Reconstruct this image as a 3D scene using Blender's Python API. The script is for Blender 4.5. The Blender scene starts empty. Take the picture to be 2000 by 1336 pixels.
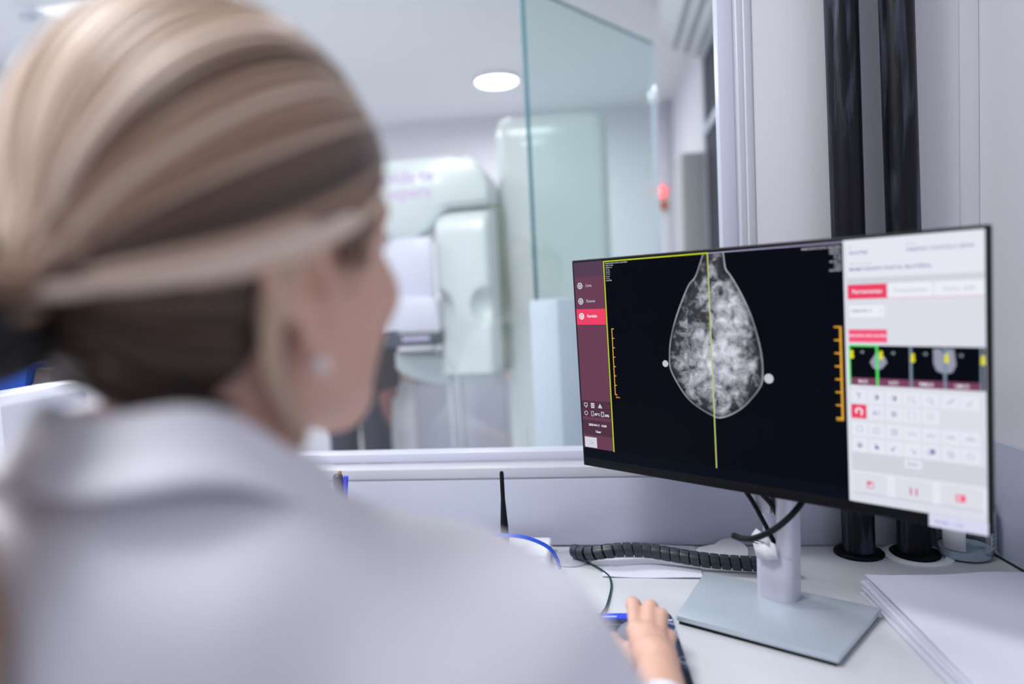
import bpy, bmesh, math, random
import numpy as np
from mathutils import Vector, Matrix

random.seed(7)
rng = np.random.default_rng(11)
SC = bpy.context.scene
COL = SC.collection
PI = math.pi

# ------------------------------------------------------------------ camera
CAM_Z = 1.192
cam_x = Vector((0.98995, 0.13240, -0.04957)).normalized()     # image right
cam_f = Vector((-0.13530, 0.98843, -0.06860)).normalized()    # view direction
cam_x = (cam_x - cam_f * cam_x.dot(cam_f)).normalized()
cam_u = cam_x.cross(cam_f).normalized()
cd = bpy.data.cameras.new('camera')
cd.sensor_width = 36.0
cd.lens = 1400 / 2000 * 36.0
cd.clip_start = 0.02
cd.dof.use_dof = True
cd.dof.focus_distance = 1.07
cd.dof.aperture_fstop = 1.4
cam = bpy.data.objects.new('camera', cd)
COL.objects.link(cam)
cam.matrix_world = Matrix(((cam_x.x, cam_u.x, -cam_f.x, 0), (cam_x.y, cam_u.y, -cam_f.y, 0),
                           (cam_x.z, cam_u.z, -cam_f.z, CAM_Z), (0, 0, 0, 1)))
SC.camera = cam

# ------------------------------------------------------------------ world, lights, exposure
SC.view_settings.view_transform = 'Standard'
SC.view_settings.look = 'None'
SC.view_settings.exposure = 0.0
SC.view_settings.gamma = 1.0
SC.view_settings.use_curve_mapping = False
SC.cycles.use_denoising = True
SC.cycles.max_bounces = 10
SC.cycles.diffuse_bounces = 6
SC.cycles.transparent_max_bounces = 16
SC.cycles.caustics_reflective = False
SC.cycles.caustics_refractive = False
SC.cycles.sample_clamp_indirect = 6.0
w = bpy.data.worlds.new('world')
SC.world = w
w.use_nodes = True
w.node_tree.nodes['Background'].inputs[0].default_value = (0.90, 0.92, 1.0, 1)
w.node_tree.nodes['Background'].inputs[1].default_value = 0.35

def area_light(name, loc, size, power, color, direction=(0, 0, -1), size_y=None):
    l = bpy.data.lights.new(name, 'AREA')
    l.energy = power
    l.color = color
    l.size = size
    if size_y:
        l.shape = 'RECTANGLE'
        l.size_y = size_y
    o = bpy.data.objects.new(name, l)
    COL.objects.link(o)
    o.location = loc
    o.rotation_euler = Vector(direction).to_track_quat('-Z', 'Y').to_euler()
    return o

COOL = (0.98, 0.982, 1.0)
area_light('control_room_light', (-0.75, 0.25, 2.46), 0.5, 31, COOL, size_y=0.5)
area_light('control_room_light', (-1.9, -0.6, 2.46), 0.8, 16, COOL, size_y=0.8)
area_light('exam_room_light', (-0.62, 4.42, 2.40), 0.26, 19, COOL)
area_light('exam_room_light', (-1.88, 3.36, 2.46), 0.4, 29, COOL)  # extra exam-room light, added unseen behind the woman's head
area_light('exam_room_light', (-0.55, 1.75, 2.46), 0.5, 19, COOL)
area_light('exam_room_light', (-2.3, 1.9, 2.46), 0.5, 20, COOL)  # another light added out of view to brighten the exam room

# ------------------------------------------------------------------ materials
def lin(c):
    return tuple(((v / 255) / 12.92 if v / 255 <= 0.04045 else ((v / 255 + 0.055) / 1.055) ** 2.4) for v in c)

MATS = {}
def mat(name, rgb, rough=0.5, metal=0.0, spec=0.5, noise=0.0, nscale=20, bump=0.0, bscale=80, emit=None, estr=0.0, sss=0.0, coat=0.0):
    """Principled material; rgb in sRGB 0-255; optional gentle colour noise and bump."""
    m = bpy.data.materials.new(name)
    m.use_nodes = True
    nt = m.node_tree
    b = nt.nodes['Principled BSDF']
    c = lin(rgb)
    b.inputs['Base Color'].default_value = (*c, 1)
    b.inputs['Roughness'].default_value = rough
    b.inputs['Metallic'].default_value = metal
    b.inputs['Specular IOR Level'].default_value = spec
    if coat:
        b.inputs['Coat Weight'].default_value = coat
    if sss:
        b.inputs['Subsurface Weight'].default_value = sss
        b.inputs['Subsurface Radius'].default_value = (0.02, 0.008, 0.005)
        b.inputs['Subsurface Scale'].default_value = 0.5
    if emit:
        b.inputs['Emission Color'].default_value = (*lin(emit), 1)
        b.inputs['Emission Strength'].default_value = estr
    if noise or bump:
        tc = nt.nodes.new('ShaderNodeTexCoord')
    if noise:
        n = nt.nodes.new('ShaderNodeTexNoise')
        n.inputs['Scale'].default_value = nscale
        n.inputs['Detail'].default_value = 5
        r = nt.nodes.new('ShaderNodeMapRange')
        r.inputs['To Min'].default_value = 1 - noise
        r.inputs['To Max'].default_value = 1 + noise
        mx = nt.nodes.new('ShaderNodeVectorMath')
        mx.operation = 'SCALE'
        mx.inputs[0].default_value = c
        nt.links.new(tc.outputs['Object'], n.inputs['Vector'])
        nt.links.new(n.outputs['Fac'], r.inputs['Value'])
        nt.links.new(r.outputs['Result'], mx.inputs['Scale'])
        nt.links.new(mx.outputs['Vector'], b.inputs['Base Color'])
    if bump:
        n2 = nt.nodes.new('ShaderNodeTexNoise')
        n2.inputs['Scale'].default_value = bscale
        n2.inputs['Detail'].default_value = 4
        bp = nt.nodes.new('ShaderNodeBump')
        bp.inputs['Strength'].default_value = bump
        bp.inputs['Distance'].default_value = 0.002
        nt.links.new(tc.outputs['Object'], n2.inputs['Vector'])
        nt.links.new(n2.outputs['Fac'], bp.inputs['Height'])
        nt.links.new(bp.outputs['Normal'], b.inputs['Normal'])
    MATS[name] = m
    return m

def glass(name, tint, refl=0.06, rough=0.02):
    m = bpy.data.materials.new(name)
    m.use_nodes = True
    nt = m.node_tree
    nt.nodes.remove(nt.nodes['Principled BSDF'])
    out = nt.nodes['Material Output']
    t = nt.nodes.new('ShaderNodeBsdfTransparent')
    t.inputs[0].default_value = (*tint, 1)
    g = nt.nodes.new('ShaderNodeBsdfGlossy')
    g.inputs['Roughness'].default_value = rough
    lw = nt.nodes.new('ShaderNodeLayerWeight')
    pw = nt.nodes.new('ShaderNodeMath')
    pw.operation = 'POWER'
    pw.inputs[1].default_value = 5.0
    ml = nt.nodes.new('ShaderNodeMath')
    ml.operation = 'MULTIPLY_ADD'
    ml.inputs[1].default_value = 0.9
    ml.inputs[2].default_value = refl
    nt.links.new(lw.outputs['Facing'], pw.inputs[0])
    mx = nt.nodes.new('ShaderNodeMixShader')
    nt.links.new(pw.outputs[0], ml.inputs[0])
    nt.links.new(ml.outputs[0], mx.inputs[0])
    nt.links.new(t.outputs[0], mx.inputs[1])
    nt.links.new(g.outputs[0], mx.inputs[2])
    nt.links.new(mx.outputs[0], out.inputs[0])
    return m

WALL = mat('wall_paint', (216, 215, 222), 0.55, noise=0.012, nscale=3)
WALLX = mat('exam_wall_paint', (218, 219, 225), 0.55, noise=0.012, nscale=3)
CEIL = mat('ceiling_paint', (232, 236, 238), 0.6)
FLOOR = mat('floor_vinyl', (206, 207, 211), 0.4, noise=0.05, nscale=8)
TRIMW = mat('white_trim', (186, 188, 196), 0.35)
FRAMEB = mat('window_frame_paint', (198, 201, 216), 0.35)
PANELG = mat('grey_laminate', (182, 186, 202), 0.45, noise=0.01, nscale=60)
PANELD = mat('dark_grey_laminate', (186, 192, 208), 0.45, noise=0.015, nscale=60)
DESKW = mat('white_laminate', (202, 205, 210), 0.32, noise=0.01, nscale=40)
SHADOWGAP = mat('dark_gap', (60, 52, 48), 0.8)
BLACKP = mat('black_plastic', (10, 12, 18), 0.4, spec=0.2)
BLACKM = mat('black_satin', (5, 6, 12), 0.5, spec=0.15)
ALU = mat('brushed_aluminium', (190, 201, 211), 0.38, metal=0.4, noise=0.03, nscale=25)
ALUC = mat('silver_plastic', (198, 199, 212), 0.36, metal=0.25)
WHITEP = mat('white_plastic', (232, 234, 240), 0.35)
PAPER = mat('paper', (210, 213, 226), 0.75)
MACH = mat('machine_enamel', (206, 214, 213), 0.28, coat=0.3)
MACHG = mat('machine_grey_enamel', (178, 190, 192), 0.35)
SEAM = mat('machine_seam', (150, 162, 166), 0.5)
OLIVE = mat('olive_gasket', (150, 160, 140), 0.6)
LILAC = mat('lilac_print', (196, 180, 208), 0.6)
SALMON = mat('salmon_counter', (214, 190, 178), 0.5)
CABG = mat('cabinet_grey', (186, 190, 202), 0.5)
POSTB = mat('shield_post_paint', (192, 206, 218), 0.4)
BOXG = mat('panel_box_paint', (178, 184, 182), 0.5)
SKIN = mat('skin', (206, 164, 145), 0.5, noise=0.05, nscale=40, sss=0.04)
COAT = mat('lab_coat_cotton', (222, 221, 229), 0.85, noise=0.01, nscale=200, bump=0.15, bscale=900)
BLUEC = mat('blue_cable_jacket', (20, 82, 214), 0.4)
GLASS_WIN = glass('window_glass', (0.975, 0.985, 0.985), 0.05)
GLASS_SH = glass('shield_glass', (0.893, 0.962, 0.948), 0.045)
TEAL = mat('glass_cut_edge', (22, 96, 106), 0.2)
CLEAR = glass('clear_plastic', (0.90, 0.93, 0.94), 0.10, 0.05)

# ------------------------------------------------------------------ mesh helpers
class B:
    """collects shapes in one bmesh; each shape gets a material slot index"""
    def __init__(self):
        self.bm = bmesh.new()
    def _mark(self, before, mi):
        for f in self.bm.faces:
            if f not in before:
                f.material_index = mi
    def box(self, lo, hi, bevel=0.0, seg=2, mi=0, M=None):
        before = set(self.bm.faces)
        lo, hi = Vector(lo), Vector(hi)
        c = (lo + hi) / 2
        s = hi - lo
        r = bmesh.ops.create_cube(self.bm, size=1.0)
        vs = r['verts']
        for v in vs:
            v.co = Vector((v.co.x * s.x, v.co.y * s.y, v.co.z * s.z)) + c
        if bevel > 0:
            es = list({e for v in vs for e in v.link_edges})
            rr = bmesh.ops.bevel(self.bm, geom=es, offset=bevel, segments=seg, affect='EDGES', profile=0.5)
            vs = list({v for f in self.bm.faces if f not in before for v in f.verts})
        if M is not None:
            for v in vs:
                v.co = M @ v.co
        self._mark(before, mi)
        return self
    def prism(self, poly, a, b, axis='z', mi=0, M=None, bevel=0.0):
        """extrude a 2D polygon between a and b along an axis"""
        before = set(self.bm.faces)
        def P(p, h):
            return {'z': (p[0], p[1], h), 'y': (p[0], h, p[1]), 'x': (h, p[0], p[1])}[axis]
        A = [self.bm.verts.new(P(p, a)) for p in poly]
        Bv = [self.bm.verts.new(P(p, b)) for p in poly]
        n = len(poly)
        fs = [self.bm.faces.new(A), self.bm.faces.new(Bv)]
        for i in range(n):
            fs.append(self.bm.faces.new((A[i], A[(i + 1) % n], Bv[(i + 1) % n], Bv[i])))
        bmesh.ops.recalc_face_normals(self.bm, faces=fs)
        vs = A + Bv
        if bevel > 0:
            es = [e for e in {e for v in vs for e in v.link_edges}]
            bmesh.ops.bevel(self.bm, geom=es, offset=bevel, segments=2, affect='EDGES', profile=0.5)
            vs = list({v for f in self.bm.faces if f not in before for v in f.verts})
        if M is not None:
            for v in vs:
                v.co = M @ v.co
        self._mark(before, mi)
        return self
    def lathe(self, prof, center=(0, 0, 0), n=32, mi=0, M=None, cap=True):
        before = set(self.bm.faces)
        rings = []
        for r, z in prof:
            rings.append([self.bm.verts.new((center[0] + r * math.cos(2 * PI * i / n), center[1] + r * math.sin(2 * PI * i / n), center[2] + z)) for i in range(n)])
        fs = []
        for a, b in zip(rings, rings[1:]):
            for i in range(n):
                fs.append(self.bm.faces.new((a[i], a[(i + 1) % n], b[(i + 1) % n], b[i])))
        if cap:
            fs.append(self.bm.faces.new(rings[0]))
            fs.append(self.bm.faces.new(rings[-1]))
        bmesh.ops.recalc_face_normals(self.bm, faces=fs)
        if M is not None:
            for rg in rings:
                for v in rg:
                    v.co = M @ v.co
        self._mark(before, mi)
        return self
    def tube(self, pts, r, n=10, mi=0, flat=1.0, up=None):
        """tube along points; r number or list; flat squashes along the up vector"""
        before = set(self.bm.faces)
        pts = [Vector(p) for p in pts]
        m = len(pts)
        rs = r if hasattr(r, '__len__') else [r] * m
        rings = []
        prev = None
        for i, p in enumerate(pts):
            t = (pts[min(i + 1, m - 1)] - pts[max(i - 1, 0)]).normalized()
            if up is not None:
                ref = Vector(up[i]) if hasattr(up[0], '__len__') else Vector(up)
            else:
                ref = prev if prev is not None else (Vector((0, 0, 1)) if abs(t.z) < 0.9 else Vector((1, 0, 0)))
            x = (ref - t * ref.dot(t))
            if x.length < 1e-6:
                x = t.orthogonal()
            x.normalize()
            y = t.cross(x)
            prev = x
            rings.append([self.bm.verts.new(p + (x * math.cos(2 * PI * k / n) * flat + y * math.sin(2 * PI * k / n)) * rs[i]) for k in range(n)])
        fs = []
        for a, b in zip(rings, rings[1:]):
            for i in range(n):
                fs.append(self.bm.faces.new((a[i], a[(i + 1) % n], b[(i + 1) % n], b[i])))
        fs.append(self.bm.faces.new(rings[0]))
        fs.append(self.bm.faces.new(rings[-1]))
        bmesh.ops.recalc_face_normals(self.bm, faces=fs)
        self._mark(before, mi)
        return self
    def grid(self, rows, mi=0, close=False):
        """rows of 3D points joined by quads"""
        before = set(self.bm.faces)
        V = [[self.bm.verts.new(p) for p in row] for row in rows]
        for a, b in zip(V, V[1:]):
            m = len(a)
            for i in range(m if close else m - 1):
                self.bm.faces.new((a[i], a[(i + 1) % m], b[(i + 1) % m], b[i]))
        self._mark(before, mi)
        return self
    def sphere(self, c, r, mi=0, seg=20, M=None):
        before = set(self.bm.faces)
        rr = r if hasattr(r, '__len__') else (r, r, r)
        res = bmesh.ops.create_uvsphere(self.bm, u_segments=seg, v_segments=seg // 2, radius=1)
        for v in res['verts']:
            q = Vector((v.co.x * rr[0], v.co.y * rr[1], v.co.z * rr[2]))
            if M is not None:
                q = M @ q
            v.co = q + Vector(c)
        self._mark(before, mi)
        return self
    def build(self, name, mats, parent=None, smooth=True, angle=35):
        me = bpy.data.meshes.new(name)
        self.bm.to_mesh(me)
        self.bm.free()
        return link_mesh(name, me, mats, parent, smooth, angle)

def link_mesh(name, me, mats, parent=None, smooth=True, angle=35):
    for m in (mats if isinstance(mats, (list, tuple)) else [mats]):
        me.materials.append(m)
    if smooth:
        me.polygons.foreach_set('use_smooth', [True] * len(me.polygons))
        if angle < 179:
            me.set_sharp_from_angle(angle=math.radians(angle))
    o = bpy.data.objects.new(name, me)
    COL.objects.link(o)
    if parent is not None:
        adopt(o, parent)
    return o

BASE = {}
def adopt(o, parent):
    o.parent = parent
    M = BASE.get(parent.name)
    if M is None:
        M = Matrix.Identity(4)
    o.matrix_parent_inverse = M.inverted()

def tag(o, label, cat, group=None):
    o['label'] = label
    o['category'] = cat
    if group:
        o['group'] = group
    return o

def thing(name, label, cat, loc, group=None):
    o = bpy.data.objects.new(name, None)
    COL.objects.link(o)
    o.location = loc
    o.empty_display_size = 0.05
    BASE[o.name] = Matrix.Translation(loc)
    return tag(o, label, cat, group)

def struct(o):
    o['kind'] = 'structure'
    return o

def smoothpath(pts, n=8):
    """Catmull-Rom through points"""
    P = [Vector(p) for p in pts]
    P = [P[0] * 2 - P[1]] + P + [P[-1] * 2 - P[-2]]
    out = []
    for i in range(1, len(P) - 2):
        for k in range(n):
            t = k / n
            a, b, c, d = P[i - 1], P[i], P[i + 1], P[i + 2]
            out.append(0.5 * ((2 * b) + (c - a) * t + (2 * a - 5 * b + 4 * c - d) * t * t + (3 * b - 3 * c + d - a) * t ** 3))
    out.append(P[-2])
    return out

def text_mesh(bm_target, s, size, M, mi, align='LEFT', bold=0.0, sx=1.0):
    """adds flat lettering to a bmesh: M maps text plane (x right, y up) to world"""
    cu = bpy.data.curves.new('lettering', 'FONT')
    cu.body = s
    cu.size = size
    cu.align_x = align
    cu.align_y = 'CENTER'
    cu.resolution_u = 2
    cu.offset = bold
    o = bpy.data.objects.new('lettering', cu)
    me = o.to_mesh()
    b2 = bmesh.new()
    b2.from_mesh(me)
    o.to_mesh_clear()
    bpy.data.objects.remove(o)
    bpy.data.curves.remove(cu)
    vm = {}
    for v in b2.verts:
        vm[v] = bm_target.verts.new(M @ Vector((v.co.x * sx, v.co.y, v.co.z)))
    for f in b2.faces:
        try:
            nf = bm_target.faces.new([vm[v] for v in f.verts])
            nf.material_index = mi
        except ValueError:
            pass
    b2.free()

# ------------------------------------------------------------------ signed distance sculpting
class Sculpt:
    def __init__(self, lo, hi, h):
        self.lo = np.array(lo, np.float32)
        self.h = h
        self.n = np.ceil((np.array(hi) - np.array(lo)) / h).astype(int) + 1
        self.f = np.full(self.n, 9.0, np.float32)
    def _win(self, a, b):
        i0 = np.clip(np.floor((np.array(a) - self.lo) / self.h).astype(int), 0, self.n)
        i1 = np.clip(np.ceil((np.array(b) - self.lo) / self.h).astype(int) + 1, 0, self.n)
        return i0, i1
    def apply(self, fn, a, b, k=0.0, mode='add'):
        m = k + 4 * self.h
        i0, i1 = self._win(np.minimum(a, b) - m, np.maximum(a, b) + m)
        if (i1 <= i0).any():
            return self
        ax = [self.lo[j] + self.h * np.arange(i0[j], i1[j], dtype=np.float32) for j in range(3)]
        P = np.stack(np.meshgrid(*ax, indexing='ij'), -1)
        d = fn(P).astype(np.float32)
        s = (slice(i0[0], i1[0]), slice(i0[1], i1[1]), slice(i0[2], i1[2]))
        f = self.f[s]
        if mode == 'add':
            if k > 0:
                hh = np.maximum(k - np.abs(f - d), 0) / k
                self.f[s] = np.minimum(f, d) - hh * hh * k * 0.25
            else:
                self.f[s] = np.minimum(f, d)
        else:
            d = -d
            if k > 0:
                hh = np.maximum(k - np.abs(f - d), 0) / k
                self.f[s] = np.maximum(f, d) + hh * hh * k * 0.25
            else:
                self.f[s] = np.maximum(f, d)
        return self
    def cone(self, a, b, ra, rb, k=0.02, mode='add'):
        a = np.array(a, np.float32)
        b = np.array(b, np.float32)
        ab = b - a
        L = float(ab @ ab) + 1e-9
        def fn(P):
            t = np.clip(((P - a) @ ab) / L, 0, 1)
            return np.linalg.norm(P - a - t[..., None] * ab, axis=-1) - (ra + (rb - ra) * t)
        r = max(ra, rb)
        return self.apply(fn, np.minimum(a, b) - r, np.maximum(a, b) + r, k, mode)
    def ell(self, c, r, k=0.02, R=None, mode='add'):
        c = np.array(c, np.float32)
        r = np.array(r, np.float32)
        def fn(P):
            q = P - c
            if R is not None:
                q = q @ R.T            # rows of R are the local axes
            k0 = np.linalg.norm(q / r, axis=-1)
            k1 = np.linalg.norm(q / (r * r), axis=-1) + 1e-9
            return k0 * (k0 - 1) / k1
        m = r.max() if R is not None else r
        return self.apply(fn, c - m, c + m, k, mode)
    def mesh(self, name):
        f = self.f
        inside = f < 0
        n = self.n
        cnt = np.zeros(n - 1, np.int8)
        acc = np.zeros((*(n - 1), 3), np.float32)
        offs = [(i, j, k) for i in (0, 1) for j in (0, 1) for k in (0, 1)]
        def sub(a, o):
            return a[o[0]:n[0] - 1 + o[0], o[1]:n[1] - 1 + o[1], o[2]:n[2] - 1 + o[2]]
        nin = sum(sub(inside, o).astype(np.int8) for o in offs)
        act = (nin > 0) & (nin < 8)
        idx = np.argwhere(act)
        ids = -np.ones(n - 1, np.int64)
        ids[act] = np.arange(len(idx))
        P = np.zeros((len(idx), 3), np.float64)
        C_ = np.zeros(len(idx))
        for o in offs:
            for ax in range(3):
                if o[ax] == 1:
                    continue
                o2 = list(o)
                o2[ax] = 1
                fa = f[idx[:, 0] + o[0], idx[:, 1] + o[1], idx[:, 2] + o[2]]
                fb = f[idx[:, 0] + o2[0], idx[:, 1] + o2[1], idx[:, 2] + o2[2]]
                cr = (fa < 0) != (fb < 0)
                t = np.where(cr, fa / np.where(cr, fa - fb, 1), 0)
                p = np.array(o, float)[None].repeat(len(idx), 0)
                p[:, ax] += t
                P += p * cr[:, None]
                C_ += cr
        V = self.lo + self.h * (idx + P / C_[:, None])
        faces = []
        for ax in range(3):
            u, v = (ax + 1) % 3, (ax + 2) % 3
            s0 = [slice(1, n[j] - 1) for j in range(3)]
            s1 = list(s0)
            s0[ax] = slice(0, n[ax] - 1)
            s1[ax] = slice(1, n[ax])
            A, Bn = inside[tuple(s0)], inside[tuple(s1)]
            e = np.argwhere(A != Bn)
            if not len(e):
                continue
            flip = A[tuple(e.T)]
            base = e.copy()
            base[:, u] += 1
            base[:, v] += 1
            q = []
            for du, dv in ((1, 1), (0, 1), (0, 0), (1, 0)):
                c = base.copy()
                c[:, u] -= du
                c[:, v] -= dv
                q.append(ids[c[:, 0], c[:, 1], c[:, 2]])
            q = np.stack(q, 1)
            q[~flip] = q[~flip][:, ::-1]
            faces.append(q)
        F = np.concatenate(faces)
        F = F[(F >= 0).all(1)]
        return V, F

def mesh_from(name, V, F):
    me = bpy.data.meshes.new(name)
    me.vertices.add(len(V))
    me.vertices.foreach_set('co', np.asarray(V, np.float32).ravel())
    me.loops.add(F.size)
    me.loops.foreach_set('vertex_index', F.astype(np.int32).ravel())
    me.polygons.add(len(F))
    me.polygons.foreach_set('loop_start', np.arange(0, F.size, F.shape[1], dtype=np.int32))
    me.update(calc_edges=True)
    me.validate()
    return me

def relax(V, F, it=2, lam=0.5):
    E = np.concatenate([F[:, [i, (i + 1) % 4]] for i in range(4)])
    deg = np.bincount(E[:, 0], minlength=len(V)) + np.bincount(E[:, 1], minlength=len(V))
    for _ in range(it):
        S = np.zeros_like(V)
        for j in range(3):
            S[:, j] = np.bincount(E[:, 0], V[E[:, 1], j], len(V)) + np.bincount(E[:, 1], V[E[:, 0], j], len(V))
        V = V + lam * (S / deg[:, None] - V)
    return V

# ================================================================== SETTING
H = 2.5
FAR = 5.35
XR = 0.5
struct(B().box((-3.2, -1.7, -0.06), (1.0, FAR + 0.2, 0)).build('floor', FLOOR))
struct(B().box((-3.2, -1.7, H), (1.0, FAR + 0.2, H + 0.06)).build('ceiling', CEIL))
struct(B().box((-3.2, FAR, 0), (XR + 0.1, FAR + 0.1, H)).build('wall_far', WALLX))
struct(B().box((XR, 1.32, 0), (XR + 0.1, FAR, H)).build('wall_exam_right', WALLX))
struct(B().box((-3.2, -1.7, 0), (-3.1, FAR, H)).build('wall_left', WALL))
struct(B().box((-3.1, -1.7, 0), (0.7, -1.6, H)).build('wall_back', WALL))
# right wall of the control room, turned a little at the corner
wr = B()
wr.prism([(0.5795, 1.23), (0.5970, 1.05), (0.8570, -1.7), (0.95, -1.7), (0.95, 1.23)], 0, H)
struct(wr.build('wall_right', WALL, smooth=False))
# wall with the observation window
WY = 1.22
wx0, wx1, wz0, wz1 = -1.75, 0.232, 0.870, 2.25
ww = B()
ww.box((-3.1, WY, 0), (wx0, WY + 0.10, H))
ww.box((wx1, WY, 0), (XR + 0.3, WY + 0.10, H))
ww.box((wx0, WY, 0), (wx1, WY + 0.10, wz0))
ww.box((wx0, WY, wz1), (wx1, WY + 0.10, H))
struct(ww.build('wall_window', WALL, smooth=False))
# the window: sill, frame, pane
win = bpy.data.objects.new('window_1', None)
COL.objects.link(win)
win.location = ((wx0 + wx1) / 2, WY + 0.05, wz0)
BASE[win.name] = Matrix.Translation(win.location)
struct(win)
B().box((wx0, WY - 0.004, wz0), (wx1, WY + 0.047, 0.8885), 0.002).build('sill', TRIMW, win)
fy0, fy1 = WY + 0.046, WY + 0.085
B().box((wx0, fy0, 0.8885), (wx1 - 0.012, fy1, 0.9055), 0.0015).build('bottom_rail', FRAMEB, win)
B().box((wx0, fy0, wz1 - 0.03), (wx1, fy1, wz1), 0.002).build('top_rail', FRAMEB, win)
B().box((0.197, fy0, 0.9055), (0.2225, fy1, wz1 - 0.03), 0.0015).build('stile', FRAMEB, win)
B().box((wx0, fy0, 0.9055), (wx0 + 0.03, fy1, wz1 - 0.03), 0.0015).build('stile', FRAMEB, win)
jb = B()
jb.box((0.2225, WY + 0.012, 0.8885), (0.232, fy1, wz1), 0.001)
jb.build('jamb_liner', TRIMW, win)
B().box((0.2315, WY - 0.003, 0.886), (0.2425, WY + 0.002, wz1), 0.0012).build('casing', TRIMW, win)
B().box((wx0 + 0.03, WY + 0.062, 0.9055), (0.197, WY + 0.068, wz1 - 0.03)).build('pane', GLASS_WIN, win, smooth=False)
# grey laminate splash panels behind and beside the desk
struct(B().box((-1.9, WY - 0.008, 0.752), (0.5730, WY, 0.868), 0.001).build('trim_1', PANELG))
tr = B()
tr.prism([(0.5735, 1.2115), (0.5890, 1.05), (0.707, -0.2), (0.713, -0.2), (0.597, 1.05), (0.5805, 1.2115)], 0.7525, 0.9285)
struct(tr.build('trim_2', PANELD, smooth=False))
tg = B()
tg.prism([(0.5720, 1.2105), (0.5875, 1.05), (0.7055, -0.2), (0.707, -0.2), (0.589, 1.05), (0.5735, 1.2105)], 0.7495, 0.7515)
struct(tg.build('trim_3', SHADOWGAP, smooth=False))
# corner cover strip on the window wall behind the pipes
struct(B().box((0.552, WY - 0.0015, 0.93), (0.5800, WY, 2.3), 0.001).build('trim_4', WALL))

# ------------------------------------------------------------------ desk
desk = thing('desk', 'white laminate corner desk top carrying the monitor and papers', 'desk', (-0.5, 0.85, 0))
dt = B()
dt.prism([(-1.9, WY - 0.009), (0.5715, WY - 0.009), (0.5870, 1.05), (0.657, 0.30), (0.666, 0.20), (0.30, 0.20), (0.16, 0.56), (-1.9, 0.62)], 0.722, 0.75, bevel=0.001)
dt.build('desk_top', DESKW, desk, smooth=False)
for x, y in ((-1.8, 1.14), (-1.8, 0.70), (0.50, 0.32)):
    B().box((x - 0.025, y - 0.025, 0), (x + 0.025, y + 0.025, 0.722), 0.003).build('leg', WHITEP, desk)

# ================================================================== MONITOR
O = Vector((-0.05296, 1.09523, 1.23592))
UX = Vector((0.79334, -0.60878, 0.0))
UY = Vector((0.01454, 0.01895, -0.99971))       # down the screen
UN = Vector((0.60861, 0.79311, 0.02388))        # away from the viewer
MW, MH = 0.539, 0.3165
def scr(u, v, d=0.0):
    """millimetres across and down the panel, d metres towards the viewer"""
    return O + UX * (u / 1000) + UY * (v / 1000) - UN * d
MS = Matrix(((UX.x, UY.x, UN.x, O.x), (UX.y, UY.y, UN.y, O.y), (UX.z, UY.z, UN.z, O.z), (0, 0, 0, 1)))

mon = thing('computer_monitor', 'black thin-framed computer monitor showing a mammogram on a silver stand', 'monitor', (0.215, 0.987, 0.75))
pb = B()
pb.box((0, 0, 0.0), (MW, MH, 0.011), 0.0022, 3, M=MS)
pb.box((0.09, 0.04, 0.010), (0.45, 0.29, 0.034), 0.010, 3, M=MS)
pb.box((0.20, 0.08, 0.032), (0.34, 0.22, 0.055), 0.006, 2, M=MS)
pb.build('bezel', BLACKP, mon)
chin = B()
chin.box((0.002, 0.3025, -0.0008), (MW - 0.002, 0.3155, 0.001), 0.0004, M=MS)
chin.build('chin', BLACKM, mon)

def emat(name, rgb, s=1.0):
    return mat(name, (1, 1, 2), 0.3, spec=0.05, emit=rgb, estr=s)
SM = {}
order = [('black', (2, 4, 14)), ('maroon', (104, 62, 82)), ('maroon_top', (84, 62, 84)), ('maroon_dark', (78, 48, 66)), ('red', (236, 66, 102)), ('yellow', (190, 206, 40)),
         ('panel', (219, 222, 232)), ('panel_light', (229, 231, 242)), ('panel_grey', (208, 211, 222)), ('white', (236, 238, 246)), ('ink', (128, 126, 176)),
         ('ink_soft', (176, 176, 204)), ('text_grey', (200, 202, 216)), ('orange', (236, 172, 60)), ('green', (84, 224, 104)), ('divider', (124, 140, 160)),
         ('badge', (232, 222, 20)), ('thumb_bar', (122, 66, 96)), ('arrow', (130, 150, 156)), ('thumb_tissue', (150, 152, 172)), ('line_lilac', (176, 170, 206)), ('magenta', (214, 88, 146)), ('lightred', (246, 86, 124)), ('taskbar', (3, 9, 22))]
for nm_, c_ in order:
    SM[nm_] = emat('screen_' + nm_, c_)
SI = {nm_: i for i, (nm_, _) in enumerate(order)}
sb = bmesh.new()
def quad(u0, v0, u1, v1, m, d=0.0):
    vs = [sb.verts.new(scr(u, v, d)) for u, v in ((u0, v0), (u0, v1), (u1, v1), (u1, v0))]
    f = sb.faces.new(vs)
    f.material_index = SI[m]
def poly(pts, m, d):
    f = sb.faces.new([sb.verts.new(scr(u, v, d)) for u, v in pts])
    f.material_index = SI[m]
def ring(u, v, r, wd, m, d, a0=0, a1=2 * PI, n=20):
    for i in range(n):
        a, b = a0 + (a1 - a0) * i / n, a0 + (a1 - a0) * (i + 1) / n
        poly([(u + r * math.cos(a), v + r * math.sin(a)), (u + (r - wd) * math.cos(a), v + (r - wd) * math.sin(a)),
              (u + (r - wd) * math.cos(b), v + (r - wd) * math.sin(b)), (u + r * math.cos(b), v + r * math.sin(b))], m, d)
def disc(u, v, r, m, d, ry=None, n=18):
    poly([(u + r * math.cos(2 * PI * i / n), v - (ry or r) * math.sin(2 * PI * i / n)) for i in range(n)], m, d)
def frame(u0, v0, u1, v1, wd, m, d):
    quad(u0, v0, u1, v0 + wd, m, d)
    quad(u0, v1 - wd, u1, v1, m, d)
    quad(u0, v0 + wd, u0 + wd, v1 - wd, m, d)
    quad(u1 - wd, v0 + wd, u1, v1 - wd, m, d)
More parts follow.
